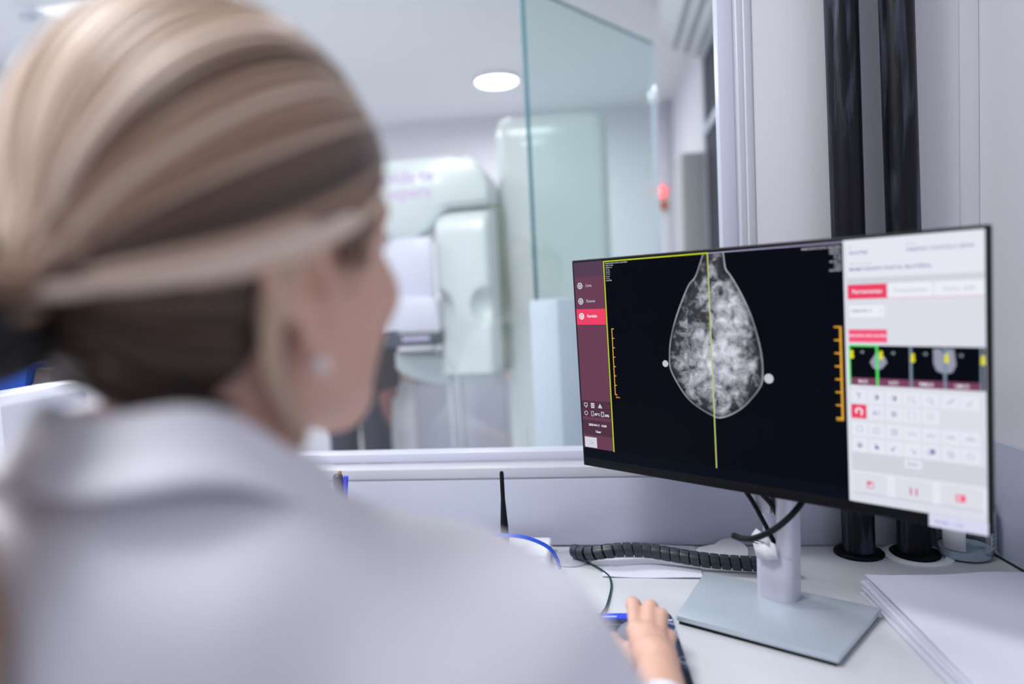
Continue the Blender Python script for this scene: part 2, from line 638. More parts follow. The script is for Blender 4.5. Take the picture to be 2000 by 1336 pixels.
def line(u0, v0, u1, v1, wd, m, d):
    L = math.hypot(u1 - u0, v1 - v0)
    px, py = -(v1 - v0) / L * wd / 2, (u1 - u0) / L * wd / 2
    poly([(u0 + px, v0 + py), (u1 + px, v1 + py), (u1 - px, v1 - py), (u0 - px, v0 - py)], m, d)
def txt(s, u, v, size, m, d=0.0009, align='LEFT', bold=0.0, sx=1.0):
    p = scr(u, v, d)
    M = Matrix(((UX.x, -UY.x, -UN.x, p.x), (UX.y, -UY.y, -UN.y, p.y), (UX.z, -UY.z, -UN.z, p.z), (0, 0, 0, 1)))
    text_mesh(sb, s, size / 1000, M, SI[m], align, bold / 1000, sx)
D1, D2, D3, D4 = 0.0004, 0.0006, 0.0008, 0.0010
quad(4.0, 3.6, 535.0, 302.5, 'black', 0.0003)
# left menu
quad(4.2, 3.8, 59.8, 287.2, 'maroon', D1)
quad(4.2, 3.8, 59.8, 26.0, 'maroon_top', D2)
quad(4.2, 213.5, 59.8, 238.5, 'maroon_dark', D2)
quad(4.2, 243.5, 59.8, 266.5, 'maroon_dark', D2)
quad(4.4, 74.0, 59.6, 97.5, 'red', D2)
for v, s in ((39.0, 'Lista'), (62.2, 'Exame'), (84.8, 'Revisão')):
    act = v > 80
    m = 'white' if act else 'text_grey'
    disc(14.3, v, 5.0, m, D3)
    ring(14.3, v, 3.2, 0.9, 'red' if act else 'maroon', D4)
    line(14.3, v, 14.3, v - 2.2, 0.8, 'red' if act else 'maroon', D4)
    txt(s, 25.2, v, 6.2, m, D3, bold=0.12 if act else 0.02)
frame(9.4, 217.0, 16.0, 222.6, 1.0, 'text_grey', D3)
quad(11.6, 223.2, 13.8, 224.6, 'text_grey', D3)
quad(22.4, 216.6, 29.0, 224.4, 'text_grey', D3)
line(23.6, 219.4, 27.8, 219.4, 0.7, 'maroon_dark', D4)
line(23.6, 221.8, 27.8, 221.8, 0.7, 'maroon_dark', D4)
poly([(39.8, 216.6), (35.6, 223.6), (44.0, 223.6)], 'text_grey', D3)
ring(50.5, 220.6, 2.6, 0.6, 'maroon', D3)
ring(56.0, 220.6, 2.2, 0.6, 'maroon', D3)
ring(12.3, 233.0, 3.4, 1.0, 'text_grey', D3)
frame(22.2, 229.2, 27.0, 237.0, 0.9, 'text_grey', D3)
txt('40°C', 28.2, 234.0, 5.0, 'white', D3, bold=0.14)
frame(41.0, 228.8, 46.4, 236.6, 1.2, 'text_grey', D3)
txt('30%', 47.6, 234.4, 5.0, 'white', D3, bold=0.14)
txt('2020-04-11  10:00', 33.0, 250.6, 4.6, 'white', D3, 'CENTER', 0.14)
txt('User', 34.0, 260.4, 5.2, 'white', D3, 'CENTER', 0.14)
quad(6.4, 270.0, 29.8, 286.0, 'panel_grey', D2)
frame(15.0, 275.2, 20.6, 281.6, 0.6, 'ink_soft', D3)
poly([(20.0, 276.4), (23.6, 278.6), (20.0, 280.8)], 'ink_soft', D3)
quad(4.2, 287.4, 398.4, 302.4, 'taskbar', D1)
# viewer lines
quad(60.4, 4.6, 62.4, 287.8, 'yellow', D3)
quad(60.4, 4.6, 230.4, 6.4, 'yellow', D3)
quad(230.4, 5.2, 398.2, 6.4, 'line_lilac', D3)
quad(228.9, 6.4, 230.2, 288.4, 'yellow', D4)
quad(230.2, 6.4, 230.7, 288.4, 'line_lilac', D4)
# overlay lettering left and right
left_rows = ['MAMOGRAFIA DIGITAL BILATERAL', 'R MLO 12:00', '2020-04-11', '31 kVp', '68 mAs', 'W / Rh', '54 mm', '110 N', '03657980']
for i, s in enumerate(left_rows):
    txt(s, 64.2, 8.6 + i * 3.1, 2.6, 'text_grey', D3, sx=0.98, bold=0.03)
right_rows = ['MAMOGRAFIA DIGITAL BILATERAL', '2020-04-11', '2020-04-11', 'W / Rh', '31 kVp', '68 mAs 1.1', '54 mm', 'L MLO', '03657980 F']
for i, s in enumerate(right_rows):
    txt(s, 397.0, 10.4 + i * 3.3, 2.9, 'text_grey', D3, 'RIGHT', 0.05)
# scales
quad(69.0, 103.2, 70.4, 201.6, 'orange', D3)
for i in range(8):
    quad(70.4, 103.2 + i * 13.86, 73.4, 104.4 + i * 13.86, 'orange', D3)
txt('5cm', 70.6, 204.6, 4.2, 'orange', D3, bold=0.05)
quad(392.4, 100.6, 394.6, 209.2, 'orange', D3)
for i in range(8):
    quad(386.4, 100.6 + i * 15.1, 392.6, 102.2 + i * 15.1, 'orange', D3)
txt('5cm', 394.4, 208.8, 4.8, 'orange', D3, 'RIGHT', 0.1)
# right panel
quad(398.4, 4.0, 534.6, 303.0, 'panel', D1)
quad(402.0, 5.0, 534.0, 46.5, 'panel_light', D2)
quad(402.0, 46.5, 534.0, 53.6, 'panel_grey', D2)
txt('ID', 405.0, 13.0, 3.4, 'ink_soft', D3)
txt('03657980', 404.8, 19.0, 5.0, 'ink', D3, bold=0.06, sx=1.0)
txt('Nome', 463.4, 13.0, 3.6, 'ink_soft', D3)
txt('FABIANO GONCALO, JPINA', 463.2, 19.3, 5.1, 'ink', D3, bold=0.05, sx=0.98)
txt('Desc. do estudo', 405.0, 31.0, 3.6, 'ink_soft', D3)
txt('MAMOGRAFIA DIGITAL BILATERAL', 404.8, 37.2, 5.3, 'ink', D3, bold=0.07)
quad(402.4, 54.0, 443.6, 70.0, 'red', D2)
txt('Ferramentas', 423.0, 62.0, 6.2, 'white', D3, 'CENTER', 0.12)
quad(444.6, 53.8, 488.0, 69.8, 'white', D2)
txt('Processamento', 466.6, 62.0, 5.2, 'ink_soft', D3, 'CENTER', 0.04)
quad(489.2, 53.8, 533.6, 69.8, 'white', D2)
txt('Tomos. (NF)', 511.4, 62.0, 5.6, 'ink_soft', D3, 'CENTER', 0.04)
quad(443.6, 69.6, 534.0, 70.2, 'magenta', D2)
quad(403.8, 77.4, 440.4, 90.4, 'white', D2)
txt('2020-04-11', 406.0, 83.6, 4.8, 'ink', D3, bold=0.06)
line(435.6, 83.0, 436.8, 84.4, 0.6, 'ink_soft', D3)
line(436.8, 84.4, 438.0, 83.0, 0.6, 'ink_soft', D3)
quad(402.4, 104.2, 442.8, 118.6, 'lightred', D2)
txt('MAMOGRAFIA DIGITAL BILATERAL', 422.6, 111.2, 2.65, 'white', D3, 'CENTER', 0.12)
# thumbnails
quad(403.6, 122.2, 534.0, 167.0, 'black', D2)
quad(403.6, 158.6, 530.4, 167.0, 'thumb_bar', D3)
for u in (464.6, 496.8):
    quad(u, 122.4, u + 2.6, 167.0, 'divider', D4 + 1e-4)
quad(529.6, 122.4, 531.6, 167.0, 'divider', D4 + 1e-4)
quad(402.2, 121.4, 433.4, 123.4, 'green', D4 + 2e-4)
quad(402.2, 121.4, 403.9, 167.4, 'green', D4 + 2e-4)
quad(430.8, 121.4, 433.4, 167.4, 'green', D4 + 2e-4)
poly([(424.4, 140.4), (431.6, 129.0), (439.4, 134.0), (442.4, 140.6), (437.0, 147.4), (431.6, 149.6), (427.4, 146.6)], 'thumb_tissue', D3)
poly([(487.4, 124.4), (494.8, 124.4), (497.8, 133.0), (500.0, 124.4), (506.4, 124.4), (508.2, 141.0), (505.0, 148.6), (498.0, 151.0), (490.2, 147.6), (487.4, 140.0)], 'thumb_tissue', D3)
for u, v in ((405.2, 132.0), (436.0, 132.4), (467.6, 134.4), (499.4, 134.0), (531.6, 135.0)):
    disc(u + 0.4, v - 2.3, 1.9, 'badge', D4 + 3e-4, 2.4)
    disc(u + 0.4, v + 2.4, 2.2, 'badge', D4 + 3e-4, 2.8)
for u, v in ((416.6, 129.4), (448.4, 130.0), (480.0, 130.2), (512.8, 131.0)):
    poly([(u + 2.2, v), (u - 0.2, v - 2.4), (u - 0.2, v + 2.4)], 'arrow', D3)
    quad(u - 2.4, v - 0.5, u, v + 0.5, 'arrow', D3)
for u, s in ((417.0, 'RCC'), (448.6, 'LCC'), (480.6, 'RMLO'), (513.4, 'LMLO')):
    txt(s, u, 162.8, 5.0, 'white', D4 + 3e-4, 'CENTER', 0.14)
# tool grid
quad(403.2, 168.0, 410.0, 170.4, 'panel_light', D2)
cols = [411.6, 429.8, 448.1, 465.6, 483.8, 502.4, 520.3]
rows4 = [179.8, 197.4, 217.6, 235.8]
for r, v in enumerate(rows4):
    for c, u in enumerate(cols):
        if r == 1 and c > 4:
            continue
        quad(u - 8.3, v - 7.8, u + 8.3, v + 7.8, 'panel_light', D2)
quad(403.2, 189.2, 419.6, 205.2, 'red', D3)
quad(402.6, 244.6, 534.0, 266.0, 'panel_grey', D2)
txt('T', cols[0], rows4[0], 9.0, 'ink', D3, 'CENTER')
for c, fl in ((1, 1), (2, 1)):
    ring(cols[c], rows4[0], 3.0, 0.6, 'ink_soft', D3)
    poly([(cols[c] + 3.0 * math.sin(PI * i / 10), rows4[0] - 3.0 * math.cos(PI * i / 10)) for i in range(11)], 'ink', D4)
frame(cols[3] - 3.4, rows4[0] - 3.2, cols[3] + 2.4, rows4[0] + 2.2, 0.6, 'ink_soft', D3)
line(cols[3] + 1.6, rows4[0] + 1.6, cols[3] + 4.2, rows4[0] + 4.4, 0.9, 'ink_soft', D3)
ring(cols[4] - 0.6, rows4[0] - 0.6, 2.8, 0.7, 'ink_soft', D3)
line(cols[4] + 1.2, rows4[0] + 1.4, cols[4] + 4.2, rows4[0] + 4.4, 1.0, 'ink_soft', D3)
line(cols[5] - 3.2, rows4[0] + 2.6, cols[5] + 3.2, rows4[0] - 2.6, 1.6, 'ink_soft', D3)
line(cols[6] - 3.2, rows4[0] + 2.8, cols[6] + 2.0, rows4[0] - 2.2, 0.8, 'ink_soft', D3)
line(cols[6] - 3.2, rows4[0] + 2.8, cols[6] + 3.0, rows4[0] + 2.8, 0.6, 'ink_soft', D3)
ring(cols[0], rows4[1] - 0.4, 4.2, 2.0, 'white', D4, PI * 0.75, PI * 2.2)
line(cols[0] + 3.0, rows4[1] + 0.2, cols[0] + 2.4, rows4[1] + 4.2, 1.8, 'white', D4)
poly([(cols[1] - 4, rows4[1] + 2.4), (cols[1] - 1.6, rows4[1] - 3.0), (cols[1] + 0.4, rows4[1] + 2.4)], 'ink_soft', D3)
frame(cols[1] + 0.6, rows4[1] - 2.2, cols[1] + 4.2, rows4[1] + 2.4, 0.6, 'ink_soft', D3)
frame(cols[2] - 2.8, rows4[1] - 3, cols[2] + 2.8, rows4[1] + 3, 0.6, 'ink_soft', D3)
quad(cols[2] - 1.8, rows4[1] - 2, cols[2] + 1.8, rows4[1] + 2, 'ink_soft', D4)
for s_ in (-1, 1):
    for t_ in (-1, 1):
        line(cols[3] + s_ * 3.4, rows4[1] + t_ * 3.2, cols[3] + s_ * 1.4, rows4[1] + t_ * 3.2, 0.8, 'ink_soft', D3)
        line(cols[3] + s_ * 3.4, rows4[1] + t_ * 3.2, cols[3] + s_ * 3.4, rows4[1] + t_ * 1.2, 0.8, 'ink_soft', D3)
ring(cols[4], rows4[1], 3.4, 0.7, 'ink_soft', D3, n=6)
frame(cols[0] - 3.2, rows4[2] - 3.2, cols[0] + 3.2, rows4[2] + 3.2, 0.6, 'ink_soft', D3)
frame(cols[1] - 3.4, rows4[2] - 3.2, cols[1] + 3.4, rows4[2] + 3.2, 0.7, 'ink_soft', D3)
quad(cols[1] - 0.3, rows4[2] - 3, cols[1] + 0.3, rows4[2] + 3, 'ink_soft', D3)
frame(cols[2] - 3.2, rows4[2] - 3.4, cols[2] + 3.2, rows4[2] + 3.4, 0.8, 'ink_soft', D3)
quad(cols[2] - 0.4, rows4[2] - 3.2, cols[2] + 0.4, rows4[2] + 3.2, 'ink_soft', D3)
quad(cols[2] - 3.0, rows4[2] - 0.4, cols[2] + 3.0, rows4[2] + 0.4, 'ink_soft', D3)
for c, s in ((3, '«1»'), (4, '«2»'), (5, '«4»'), (6, '«8»')):
    txt(s, cols[c], rows4[2], 6.4, 'ink_soft', D3, 'CENTER', 0.05)
quad(cols[0] - 3.0, rows4[3] - 0.4, cols[0] + 3.0, rows4[3] + 2.2, 'ink_soft', D3)
frame(cols[0] - 2.0, rows4[3] - 3.0, cols[0] + 2.0, rows4[3] - 0.2, 0.6, 'ink', D3)
quad(cols[0] - 1.4, rows4[3] + 1.0, cols[0] + 1.4, rows4[3] + 2.8, 'ink', D4)
poly([(cols[1] - 2.0, rows4[3] - 4.2), (cols[1] - 2.0, rows4[3] + 3.4), (cols[1] + 2.6, rows4[3] + 2.2), (cols[1] + 1.6, rows4[3] - 0.4), (cols[1] - 0.4, rows4[3] - 1.0)], 'ink', D3)
ring(cols[2] + 2.0, rows4[3] + 2.2, 4.4, 0.7, 'ink', D3, PI, PI * 1.5, 8)
poly([(cols[2] - 4, rows4[3] + 1.2), (cols[2] - 0.8, rows4[3] + 1.2), (cols[2] - 2.4, rows4[3] + 3.8)], 'ink', D3)
ring(cols[3] - 2.0, rows4[3] + 2.2, 4.4, 0.7, 'ink_soft', D3, PI * 1.5, PI * 2, 8)
poly([(cols[3] + 0.8, rows4[3] + 1.2), (cols[3] + 4, rows4[3] + 1.2), (cols[3] + 2.4, rows4[3] + 3.8)], 'ink', D3)
frame(cols[4] - 4.6, rows4[3] - 1.6, cols[4] + 0.2, rows4[3] + 3.4, 0.7, 'ink_soft', D3)
quad(cols[4] - 0.8, rows4[3] - 3.6, cols[4] + 4.0, rows4[3] + 1.6, 'ink', D4)
frame(cols[5] - 3.2, rows4[3] - 3.6, cols[5] + 1.4, rows4[3] + 1.8, 0.7, 'ink_soft', D3)
frame(cols[5] - 1.2, rows4[3] - 1.6, cols[5] + 3.4, rows4[3] + 3.8, 0.7, 'ink_soft', D3)
ring(cols[6], rows4[3], 3.6, 0.7, 'ink_soft', D3)
line(cols[6], rows4[3], cols[6], rows4[3] - 2.2, 0.6, 'ink_soft', D3)
quad(457.8, 246.4, 474.6, 255.6, 'panel_light', D3)
txt('Editar', 466.2, 251.0, 4.6, 'ink', D4, 'CENTER', 0.03)
quad(402.4, 266.4, 534.2, 302.6, 'panel_light', D2)
quad(402.4, 292.2, 534.2, 302.6, 'panel', D3)
quad(402.4, 291.6, 531.0, 292.3, 'ink_soft', D4)
for u0, u1 in ((404.0, 439.2), (448.4, 484.0), (492.4, 530.4)):
    quad(u0, 268.4, u1, 291.4, 'panel', D3)
    frame(u0, 268.4, u1, 291.4, 0.4, 'panel_grey', D4)
frame(418.0, 276.8, 425.6, 284.6, 0.8, 'magenta', D4)
quad(419.4, 277.4, 422.6, 281.0, 'red', D4)
quad(462.6, 277.2, 464.4, 285.6, 'magenta', D4)
quad(468.2, 277.2, 470.0, 285.6, 'magenta', D4)
frame(506.4, 277.4, 512.4, 285.0, 1.6, 'lightred', D4)
quad(510.8, 277.4, 515.2, 285.0, 'lightred', D4)
me = bpy.data.meshes.new('screen')
sb.to_mesh(me)
sb.free()
screen = link_mesh('screen', me, [SM[n_] for n_, _ in order], mon, smooth=False)

# the scan itself: an emissive picture on the panel
OUT = [(222.2, 6.6), (217.2, 18.6), (209.6, 34.9), (199.9, 44.5), (188.7, 64.5), (176.2, 91.9), (167.3, 119.9), (164.3, 144.6), (165.2, 158.7), (171.7, 172.6), (184.3, 191.6), (197.0, 204.0), (214.2, 213.8), (228.2, 219.5), (236.3, 221.5), (251.1, 216.8), (269.3, 205.9), (283.7, 191.7), (294.4, 178.1), (298.9, 166.2), (299.2, 140.6), (294.9, 115.2), (286.7, 86.5), (275.5, 60.6), (262.6, 37.6), (255.3, 27.5), (253.7, 17.7), (252.7, 6.6)]
OUTS = np.array([(p.x, p.y) for p in smoothpath([(a, b, 0) for a, b in OUT], 5)])
NV, NU = 150, 96
vv = np.linspace(6.8, 221.2, NV)
Lp = OUTS[:OUTS[:, 1].argmax() + 1]
Rp = OUTS[OUTS[:, 1].argmax():]
lu = np.interp(vv, Lp[:, 1], Lp[:, 0])
ru = np.interp(vv, Rp[::-1, 1], Rp[::-1, 0])
U = lu[:, None] + (ru - lu)[:, None] * np.linspace(0, 1, NU)[None]
G = np.stack([U, np.repeat(vv[:, None], NU, 1)], -1)
seg = OUTS[1:] - OUTS[:-1]
dist = np.full((NV, NU), 1e9)
for a, s in zip(OUTS[:-1], seg):
    t = np.clip(((G - a) @ s) / (s @ s + 1e-9), 0, 1)
    dist = np.minimum(dist, np.linalg.norm(G - a - t[..., None] * s, axis=-1))
bm = bmesh.new()
ly = bm.verts.layers.float_color.new('scan')
gv = []
for j in range(NV):
    row = []
    for i in range(NU):
        v = bm.verts.new(scr(U[j, i], vv[j], 0.0007))
        lobe = max(0.0, 1 - math.hypot((U[j, i] - 236) / 67, (vv[j] - 150) / 72) ** 2.2)
        lobe = max(lobe, max(0.0, 1 - math.hypot((U[j, i] - 254) / 40, (vv[j] - 90) / 58) ** 2))
        if U[j, i] < 229 and vv[j] < 95:
            lobe *= 0.45
        v[ly] = (min(dist[j, i] / 20, 1), lobe, 1.0 if U[j, i] > 229.6 else 0.0, 1)
        row.append(v)
    gv.append(row)
for j in range(NV - 1):
    for i in range(NU - 1):
        bm.faces.new((gv[j][i], gv[j + 1][i], gv[j + 1][i + 1], gv[j][i + 1]))
for (u, v, r) in ((158.2, 151.8, 4.6), (306.2, 165.2, 6.0)):     # two skin markers
    prev = None
    vs = [bm.verts.new(scr(u + r * math.cos(2 * PI * i / 24), v - r * math.sin(2 * PI * i / 24), 0.0007)) for i in range(24)]
    for x in vs:
        x[ly] = (0.0, 1.0, 2.0, 1)
    bm.faces.new(vs)
me = bpy.data.meshes.new('scan_image')
bm.to_mesh(me)
bm.free()
scanm = bpy.data.materials.new('scan_picture')
scanm.use_nodes = True
nt = scanm.node_tree
pr = nt.nodes['Principled BSDF']
pr.inputs['Base Color'].default_value = (0.001, 0.001, 0.002, 1)
pr.inputs['Roughness'].default_value = 0.25
pr.inputs['Specular IOR Level'].default_value = 0.05
def N(t, **kw):
    n = nt.nodes.new(t)
    for k_, v_ in kw.items():
        setattr(n, k_, v_)
    return n
def math_n(op, a, b=None, clamp=False):
    n = N('ShaderNodeMath', operation=op, use_clamp=clamp)
    for i, x in enumerate((a, b)):
        if x is None:
            continue
        if isinstance(x, (int, float)):
            n.inputs[i].default_value = x
        else:
            nt.links.new(x, n.inputs[i])
    return n.outputs[0]
at = N('ShaderNodeAttribute', attribute_name='scan')
sp = N('ShaderNodeSeparateColor')
nt.links.new(at.outputs['Color'], sp.inputs[0])
tc = N('ShaderNodeTexCoord')
mp = N('ShaderNodeMapping')
nt.links.new(tc.outputs['Object'], mp.inputs[0])
offv = N('ShaderNodeVectorMath', operation='ADD')
comb = N('ShaderNodeCombineXYZ')
nt.links.new(math_n('MULTIPLY', sp.outputs[2], 3.7), comb.inputs[0])
nt.links.new(mp.outputs[0], offv.inputs[0])
nt.links.new(comb.outputs[0], offv.inputs[1])
n1 = N('ShaderNodeTexNoise')
n1.inputs['Scale'].default_value = 62
n1.inputs['Detail'].default_value = 9
n1.inputs['Roughness'].default_value = 0.62
n1.inputs['Distortion'].default_value = 0.5
n2 = N('ShaderNodeTexNoise')
n2.inputs['Scale'].default_value = 26
n2.inputs['Detail'].default_value = 2
n3 = N('ShaderNodeTexNoise')
n3.noise_type = 'RIDGED_MULTIFRACTAL'
n3.inputs['Scale'].default_value = 170
n3.inputs['Detail'].default_value = 6
for n_ in (n1, n2, n3):
    nt.links.new(offv.outputs[0], n_.inputs['Vector'])
tis = math_n('ADD', math_n('MULTIPLY', n1.outputs[0], 3.0), math_n('MULTIPLY', n2.outputs[0], 0.8))
tis = math_n('ADD', tis, math_n('MULTIPLY', n3.outputs[0], 0.10))
tis = math_n('ADD', math_n('SUBTRACT', tis, 2.36), math_n('MULTIPLY', sp.outputs[1], 0.70))
ramp = N('ShaderNodeMapRange')
ramp.inputs['From Min'].default_value = -0.42
ramp.inputs['From Max'].default_value = 0.78
ramp.inputs['To Min'].default_value = 0.045
ramp.inputs['To Max'].default_value = 0.92
nt.links.new(tis, ramp.inputs['Value'])
inner = math_n('MULTIPLY', ramp.outputs[0], math_n('MINIMUM', math_n('ADD', math_n('MULTIPLY', sp.outputs[0], 1.9), 0.10), 1.0))
edge = math_n('POWER', math_n('SUBTRACT', 1.0, math_n('MULTIPLY', sp.outputs[0], 6.5), True), 1.2)
val = math_n('ADD', inner, math_n('MULTIPLY', edge, math_n('MULTIPLY', n2.outputs[0], 0.85)))
mk = math_n('GREATER_THAN', sp.outputs[2], 1.5)
mix = N('ShaderNodeMix')
nt.links.new(mk, mix.inputs[0])
nt.links.new(val, mix.inputs[2])
mix.inputs[3].default_value = 0.62
tint = N('ShaderNodeVectorMath', operation='SCALE')
tint.inputs[0].default_value = (0.88, 0.905, 1.03)
nt.links.new(mix.outputs[0], tint.inputs['Scale'])
nt.links.new(tint.outputs[0], pr.inputs['Emission Color'])
pr.inputs['Emission Strength'].default_value = 1.0
link_mesh('scan_image', me, scanm, screen, smooth=False)
# paper label on the chin
lb = B()
lb.box((0.4808, 0.3028, -0.0014), (0.5352, 0.3164, -0.0006), M=MS)
vl = lb.build('version_label', [mat('label_paper', (226, 226, 240), 0.7), mat('label_ink', (176, 172, 224), 0.7)], mon, smooth=False)
bm = bmesh.new()
p = scr(486.0, 310.2, 0.0016)
text_mesh(bm, 'Versão  1.2.6', 0.0056, Matrix(((UX.x, -UY.x, -UN.x, p.x), (UX.y, -UY.y, -UN.y, p.y), (UX.z, -UY.z, -UN.z, p.z), (0, 0, 0, 1))), 0, bold=0.00005, sx=0.9)
me = bpy.data.meshes.new('lettering')
bm.to_mesh(me)
bm.free()
link_mesh('lettering', me, MATS['label_ink'], vl, smooth=False)

# stand
bp = B()
base_top = [(0.0712, 0.9262), (0.2418, 0.8230), (0.3345, 0.9540), (0.1262, 1.0720)]
bp.prism(base_top, 0.7545, 0.7625, bevel=0.002)
bp.build('base_plate', ALU, mon)
cx_, cy_ = sum(p[0] for p in base_top) / 4, sum(p[1] for p in base_top) / 4
bf = B()
bf.prism([(cx_ + (x - cx_) * 0.972, cy_ + (y - cy_) * 0.972) for x, y in base_top], 0.75, 0.7545)
bf.build('rubber_foot', BLACKM, mon, smooth=False)
# column: solid foot, open cable slot on its left, then up to the panel
CX = Vector((0.2165, 0.9885, 0))
ux, un = Vector((UX.x, UX.y, 0)).normalized(), Vector((UN.x, UN.y, 0)).normalized()
MC = Matrix(((ux.x, un.x, 0, CX.x), (ux.y, un.y, 0, CX.y), (0, 0, 1, 0), (0, 0, 0, 1)))
def rrect(x0, x1, y0, y1, r, n=5):
    pts = []
    for cx0, cy0, a in ((x1 - r, y1 - r, 0), (x0 + r, y1 - r, 1), (x0 + r, y0 + r, 2), (x1 - r, y0 + r, 3)):
        for i in range(n + 1):
            t = (a + i / n) * PI / 2
            pts.append((cx0 + r * math.cos(t), cy0 + r * math.sin(t)))
    return pts
cb = B()
cb.prism(rrect(-0.0285, 0.0245, -0.0195, 0.0195, 0.0125), 0.7622, 0.824, M=MC)
cb.prism(rrect(0.0005, 0.0245, -0.0195, 0.0195, 0.010), 0.824, 1.10, M=MC)
cb.box((-0.0285, 0.008, 0.824), (0.004, 0.0195, 1.10), 0.003, M=MC)
cb.box((-0.0285, -0.016, 0.878), (-0.004, 0.010, 1.10), 0.003, M=MC)
cb.box((-0.028, 0.0, 1.02), (0.024, 0.030, 1.12), 0.003, M=MC)
cb.build('stand_column', ALUC, mon)

# ================================================================== CABLES BEHIND THE MONITOR
def cable(name, pts, r, m, label, cat='cable', group=None, n=8, k=8):
    o = B().tube(smoothpath(pts, k), r, n).build(name, m)
    tag(o, label, cat, group)
    return o
cable('monitor_cable', [(0.160, 1.000, 0.945), (0.172, 0.990, 0.9125), (0.183, 0.988, 0.893), (0.199, 0.984, 0.860), (0.2100, 0.983, 0.836), (0.2170, 0.990, 0.826)], 0.0031, BLACKP, 'left thin black cable dropping straight into the stand slot under the monitor')
cable('monitor_cable', [(0.175, 0.985, 0.935), (0.1905, 0.975, 0.9105), (0.2045, 0.975, 0.893), (0.2130, 0.977, 0.875), (0.2160, 0.977, 0.850), (0.2175, 0.984, 0.829)], 0.0034, BLACKP, 'bent black cable entering the top of the stand slot behind the loop')
cable('monitor_cable', [(0.246, 0.960, 0.945), (0.236, 0.930, 0.920), (0.222, 0.918, 0.903), (0.196, 0.912, 0.882), (0.172, 0.922, 0.866), (0.1595, 0.936, 0.8605), (0.150, 0.948, 0.8605)], 0.0042, BLACKP, 'thick glossy black cable looping forward across the monitor stand')
tg_ = thing('cable_tag', 'white folded paper tag hanging on the cables at the stand slot', 'tag', (0.196, 0.975, 0.83))
tb = B()
up_ = Vector((0, 0, 1))
def tagpt(a, b, d=0.0):
    q = Vector((0.1950, 0.9760, 0.835)) + ux * a + up_ * b - un * d
    return q
tb.grid([[tagpt(-0.0165, 0.0145, 0.004), tagpt(0.005, 0.0135, 0.008), tagpt(0.016, 0.008, 0.003)],
         [tagpt(-0.0120, -0.0025, 0.006), tagpt(0.006, -0.003, 0.010), tagpt(0.0185, -0.006, 0.004)],
         [tagpt(-0.0095, -0.0160, 0.004), tagpt(0.006, -0.0145, 0.008), tagpt(0.020, -0.0120, 0.003)]])
to = tb.build('tag_sheet', mat('tag_paper', (232, 231, 236), 0.6), tg_)
sm_ = to.modifiers.new('s', 'SOLIDIFY')
sm_.thickness = 0.0006
tb = B()
tb.grid([[tagpt(-0.010, 0.024, 0.003), tagpt(0.004, 0.019, 0.006), tagpt(0.0105, 0.012, 0.005)], [tagpt(-0.0165, 0.0145, 0.004), tagpt(0.0, 0.0110, 0.011), tagpt(0.010, 0.0065, 0.010)]])
to2 = tb.build('tag_fold', mat('tag_paper_fold', (214, 213, 222), 0.6), tg_)
sm_ = to2.modifiers.new('s', 'SOLIDIFY')
sm_.thickness = 0.0006
tb = B()
for i, (a0, a1, b) in enumerate(((-0.014, 0.004, 0.0105), (-0.0135, -0.004, 0.0075))):
    p0, p1 = tagpt(a0, b, 0.0090), tagpt(a1, b - 0.001, 0.0125)
    tb.box((-0.5, -0.5, -0.5), (0.5, 0.5, 0.5), M=Matrix.Translation((p0 + p1) / 2) @ MC.to_3x3().to_4x4() @ Matrix.Diagonal((abs(a1 - a0), 0.0004, 0.0012, 1)))
tb.build('printed_line', BLACKM, tg_, smooth=False)

# spiral wrap along the desk
SPP = [(-0.072, 1.148, 0.7655), (-0.050, 1.128, 0.769), (-0.020, 1.119, 0.7755), (0.012, 1.121, 0.7775), (0.045, 1.1225, 0.7755), (0.085, 1.115, 0.7715), (0.120, 1.106, 0.7685), (0.150, 1.101, 0.7665), (0.180, 1.097, 0.7655), (0.212, 1.094, 0.765), (0.262, 1.086, 0.764)]
spw = thing('spiral_cable_wrap', 'black spiral-wrapped cable bundle running along the desk to the stand', 'cable', (0.07, 1.11, 0.75))
path = smoothpath(SPP, 10)
B().tube(path, 0.0085, 10).build('cable_core', BLACKM, spw)
cum = [0]
for a, b in zip(path, path[1:]):
    cum.append(cum[-1] + (b - a).length)
ub = B()
NB = 14
rows_ = []
for (r_, z_) in ((0.0086, -0.0062), (0.0112, -0.0066), (0.0116, 0.0), (0.0112, 0.0066), (0.0086, 0.0062)):
    rows_.append([(r_ * math.cos(2 * PI * i / NB), r_ * math.sin(2 * PI * i / NB), z_ + 0.0022 * math.sin(2 * PI * i / NB)) for i in range(NB)])
ub.grid(rows_, close=True)
SPIRAL = mat('spiral_wrap_plastic', (34, 44, 52), 0.38)
band0 = ub.build('band', SPIRAL, spw)
nb_ = 21
for i in range(nb_):
    s_ = 0.008 + (cum[-1] - 0.050) * i / (nb_ - 1)
    j = max(k_ for k_ in range(len(cum)) if cum[k_] <= s_)
    j = min(j, len(path) - 2)
    t_ = (s_ - cum[j]) / (cum[j + 1] - cum[j])
    p_ = path[j].lerp(path[j + 1], t_)
    d_ = (path[min(j + 2, len(path) - 1)] - path[max(j - 1, 0)]).normalized()
    x_ = d_.cross(Vector((0, 0, 1))).normalized()
    y_ = d_.cross(x_)
    o = band0 if i == 0 else band0.copy()
    if i:
        COL.objects.link(o)
        o.parent = spw
        o.matrix_parent_inverse = BASE[spw.name].inverted()
    o.matrix_basis = Matrix(((x_.x, y_.x, d_.x, p_.x), (x_.y, y_.y, d_.y, p_.y), (x_.z, y_.z, d_.z, p_.z), (0, 0, 0, 1)))
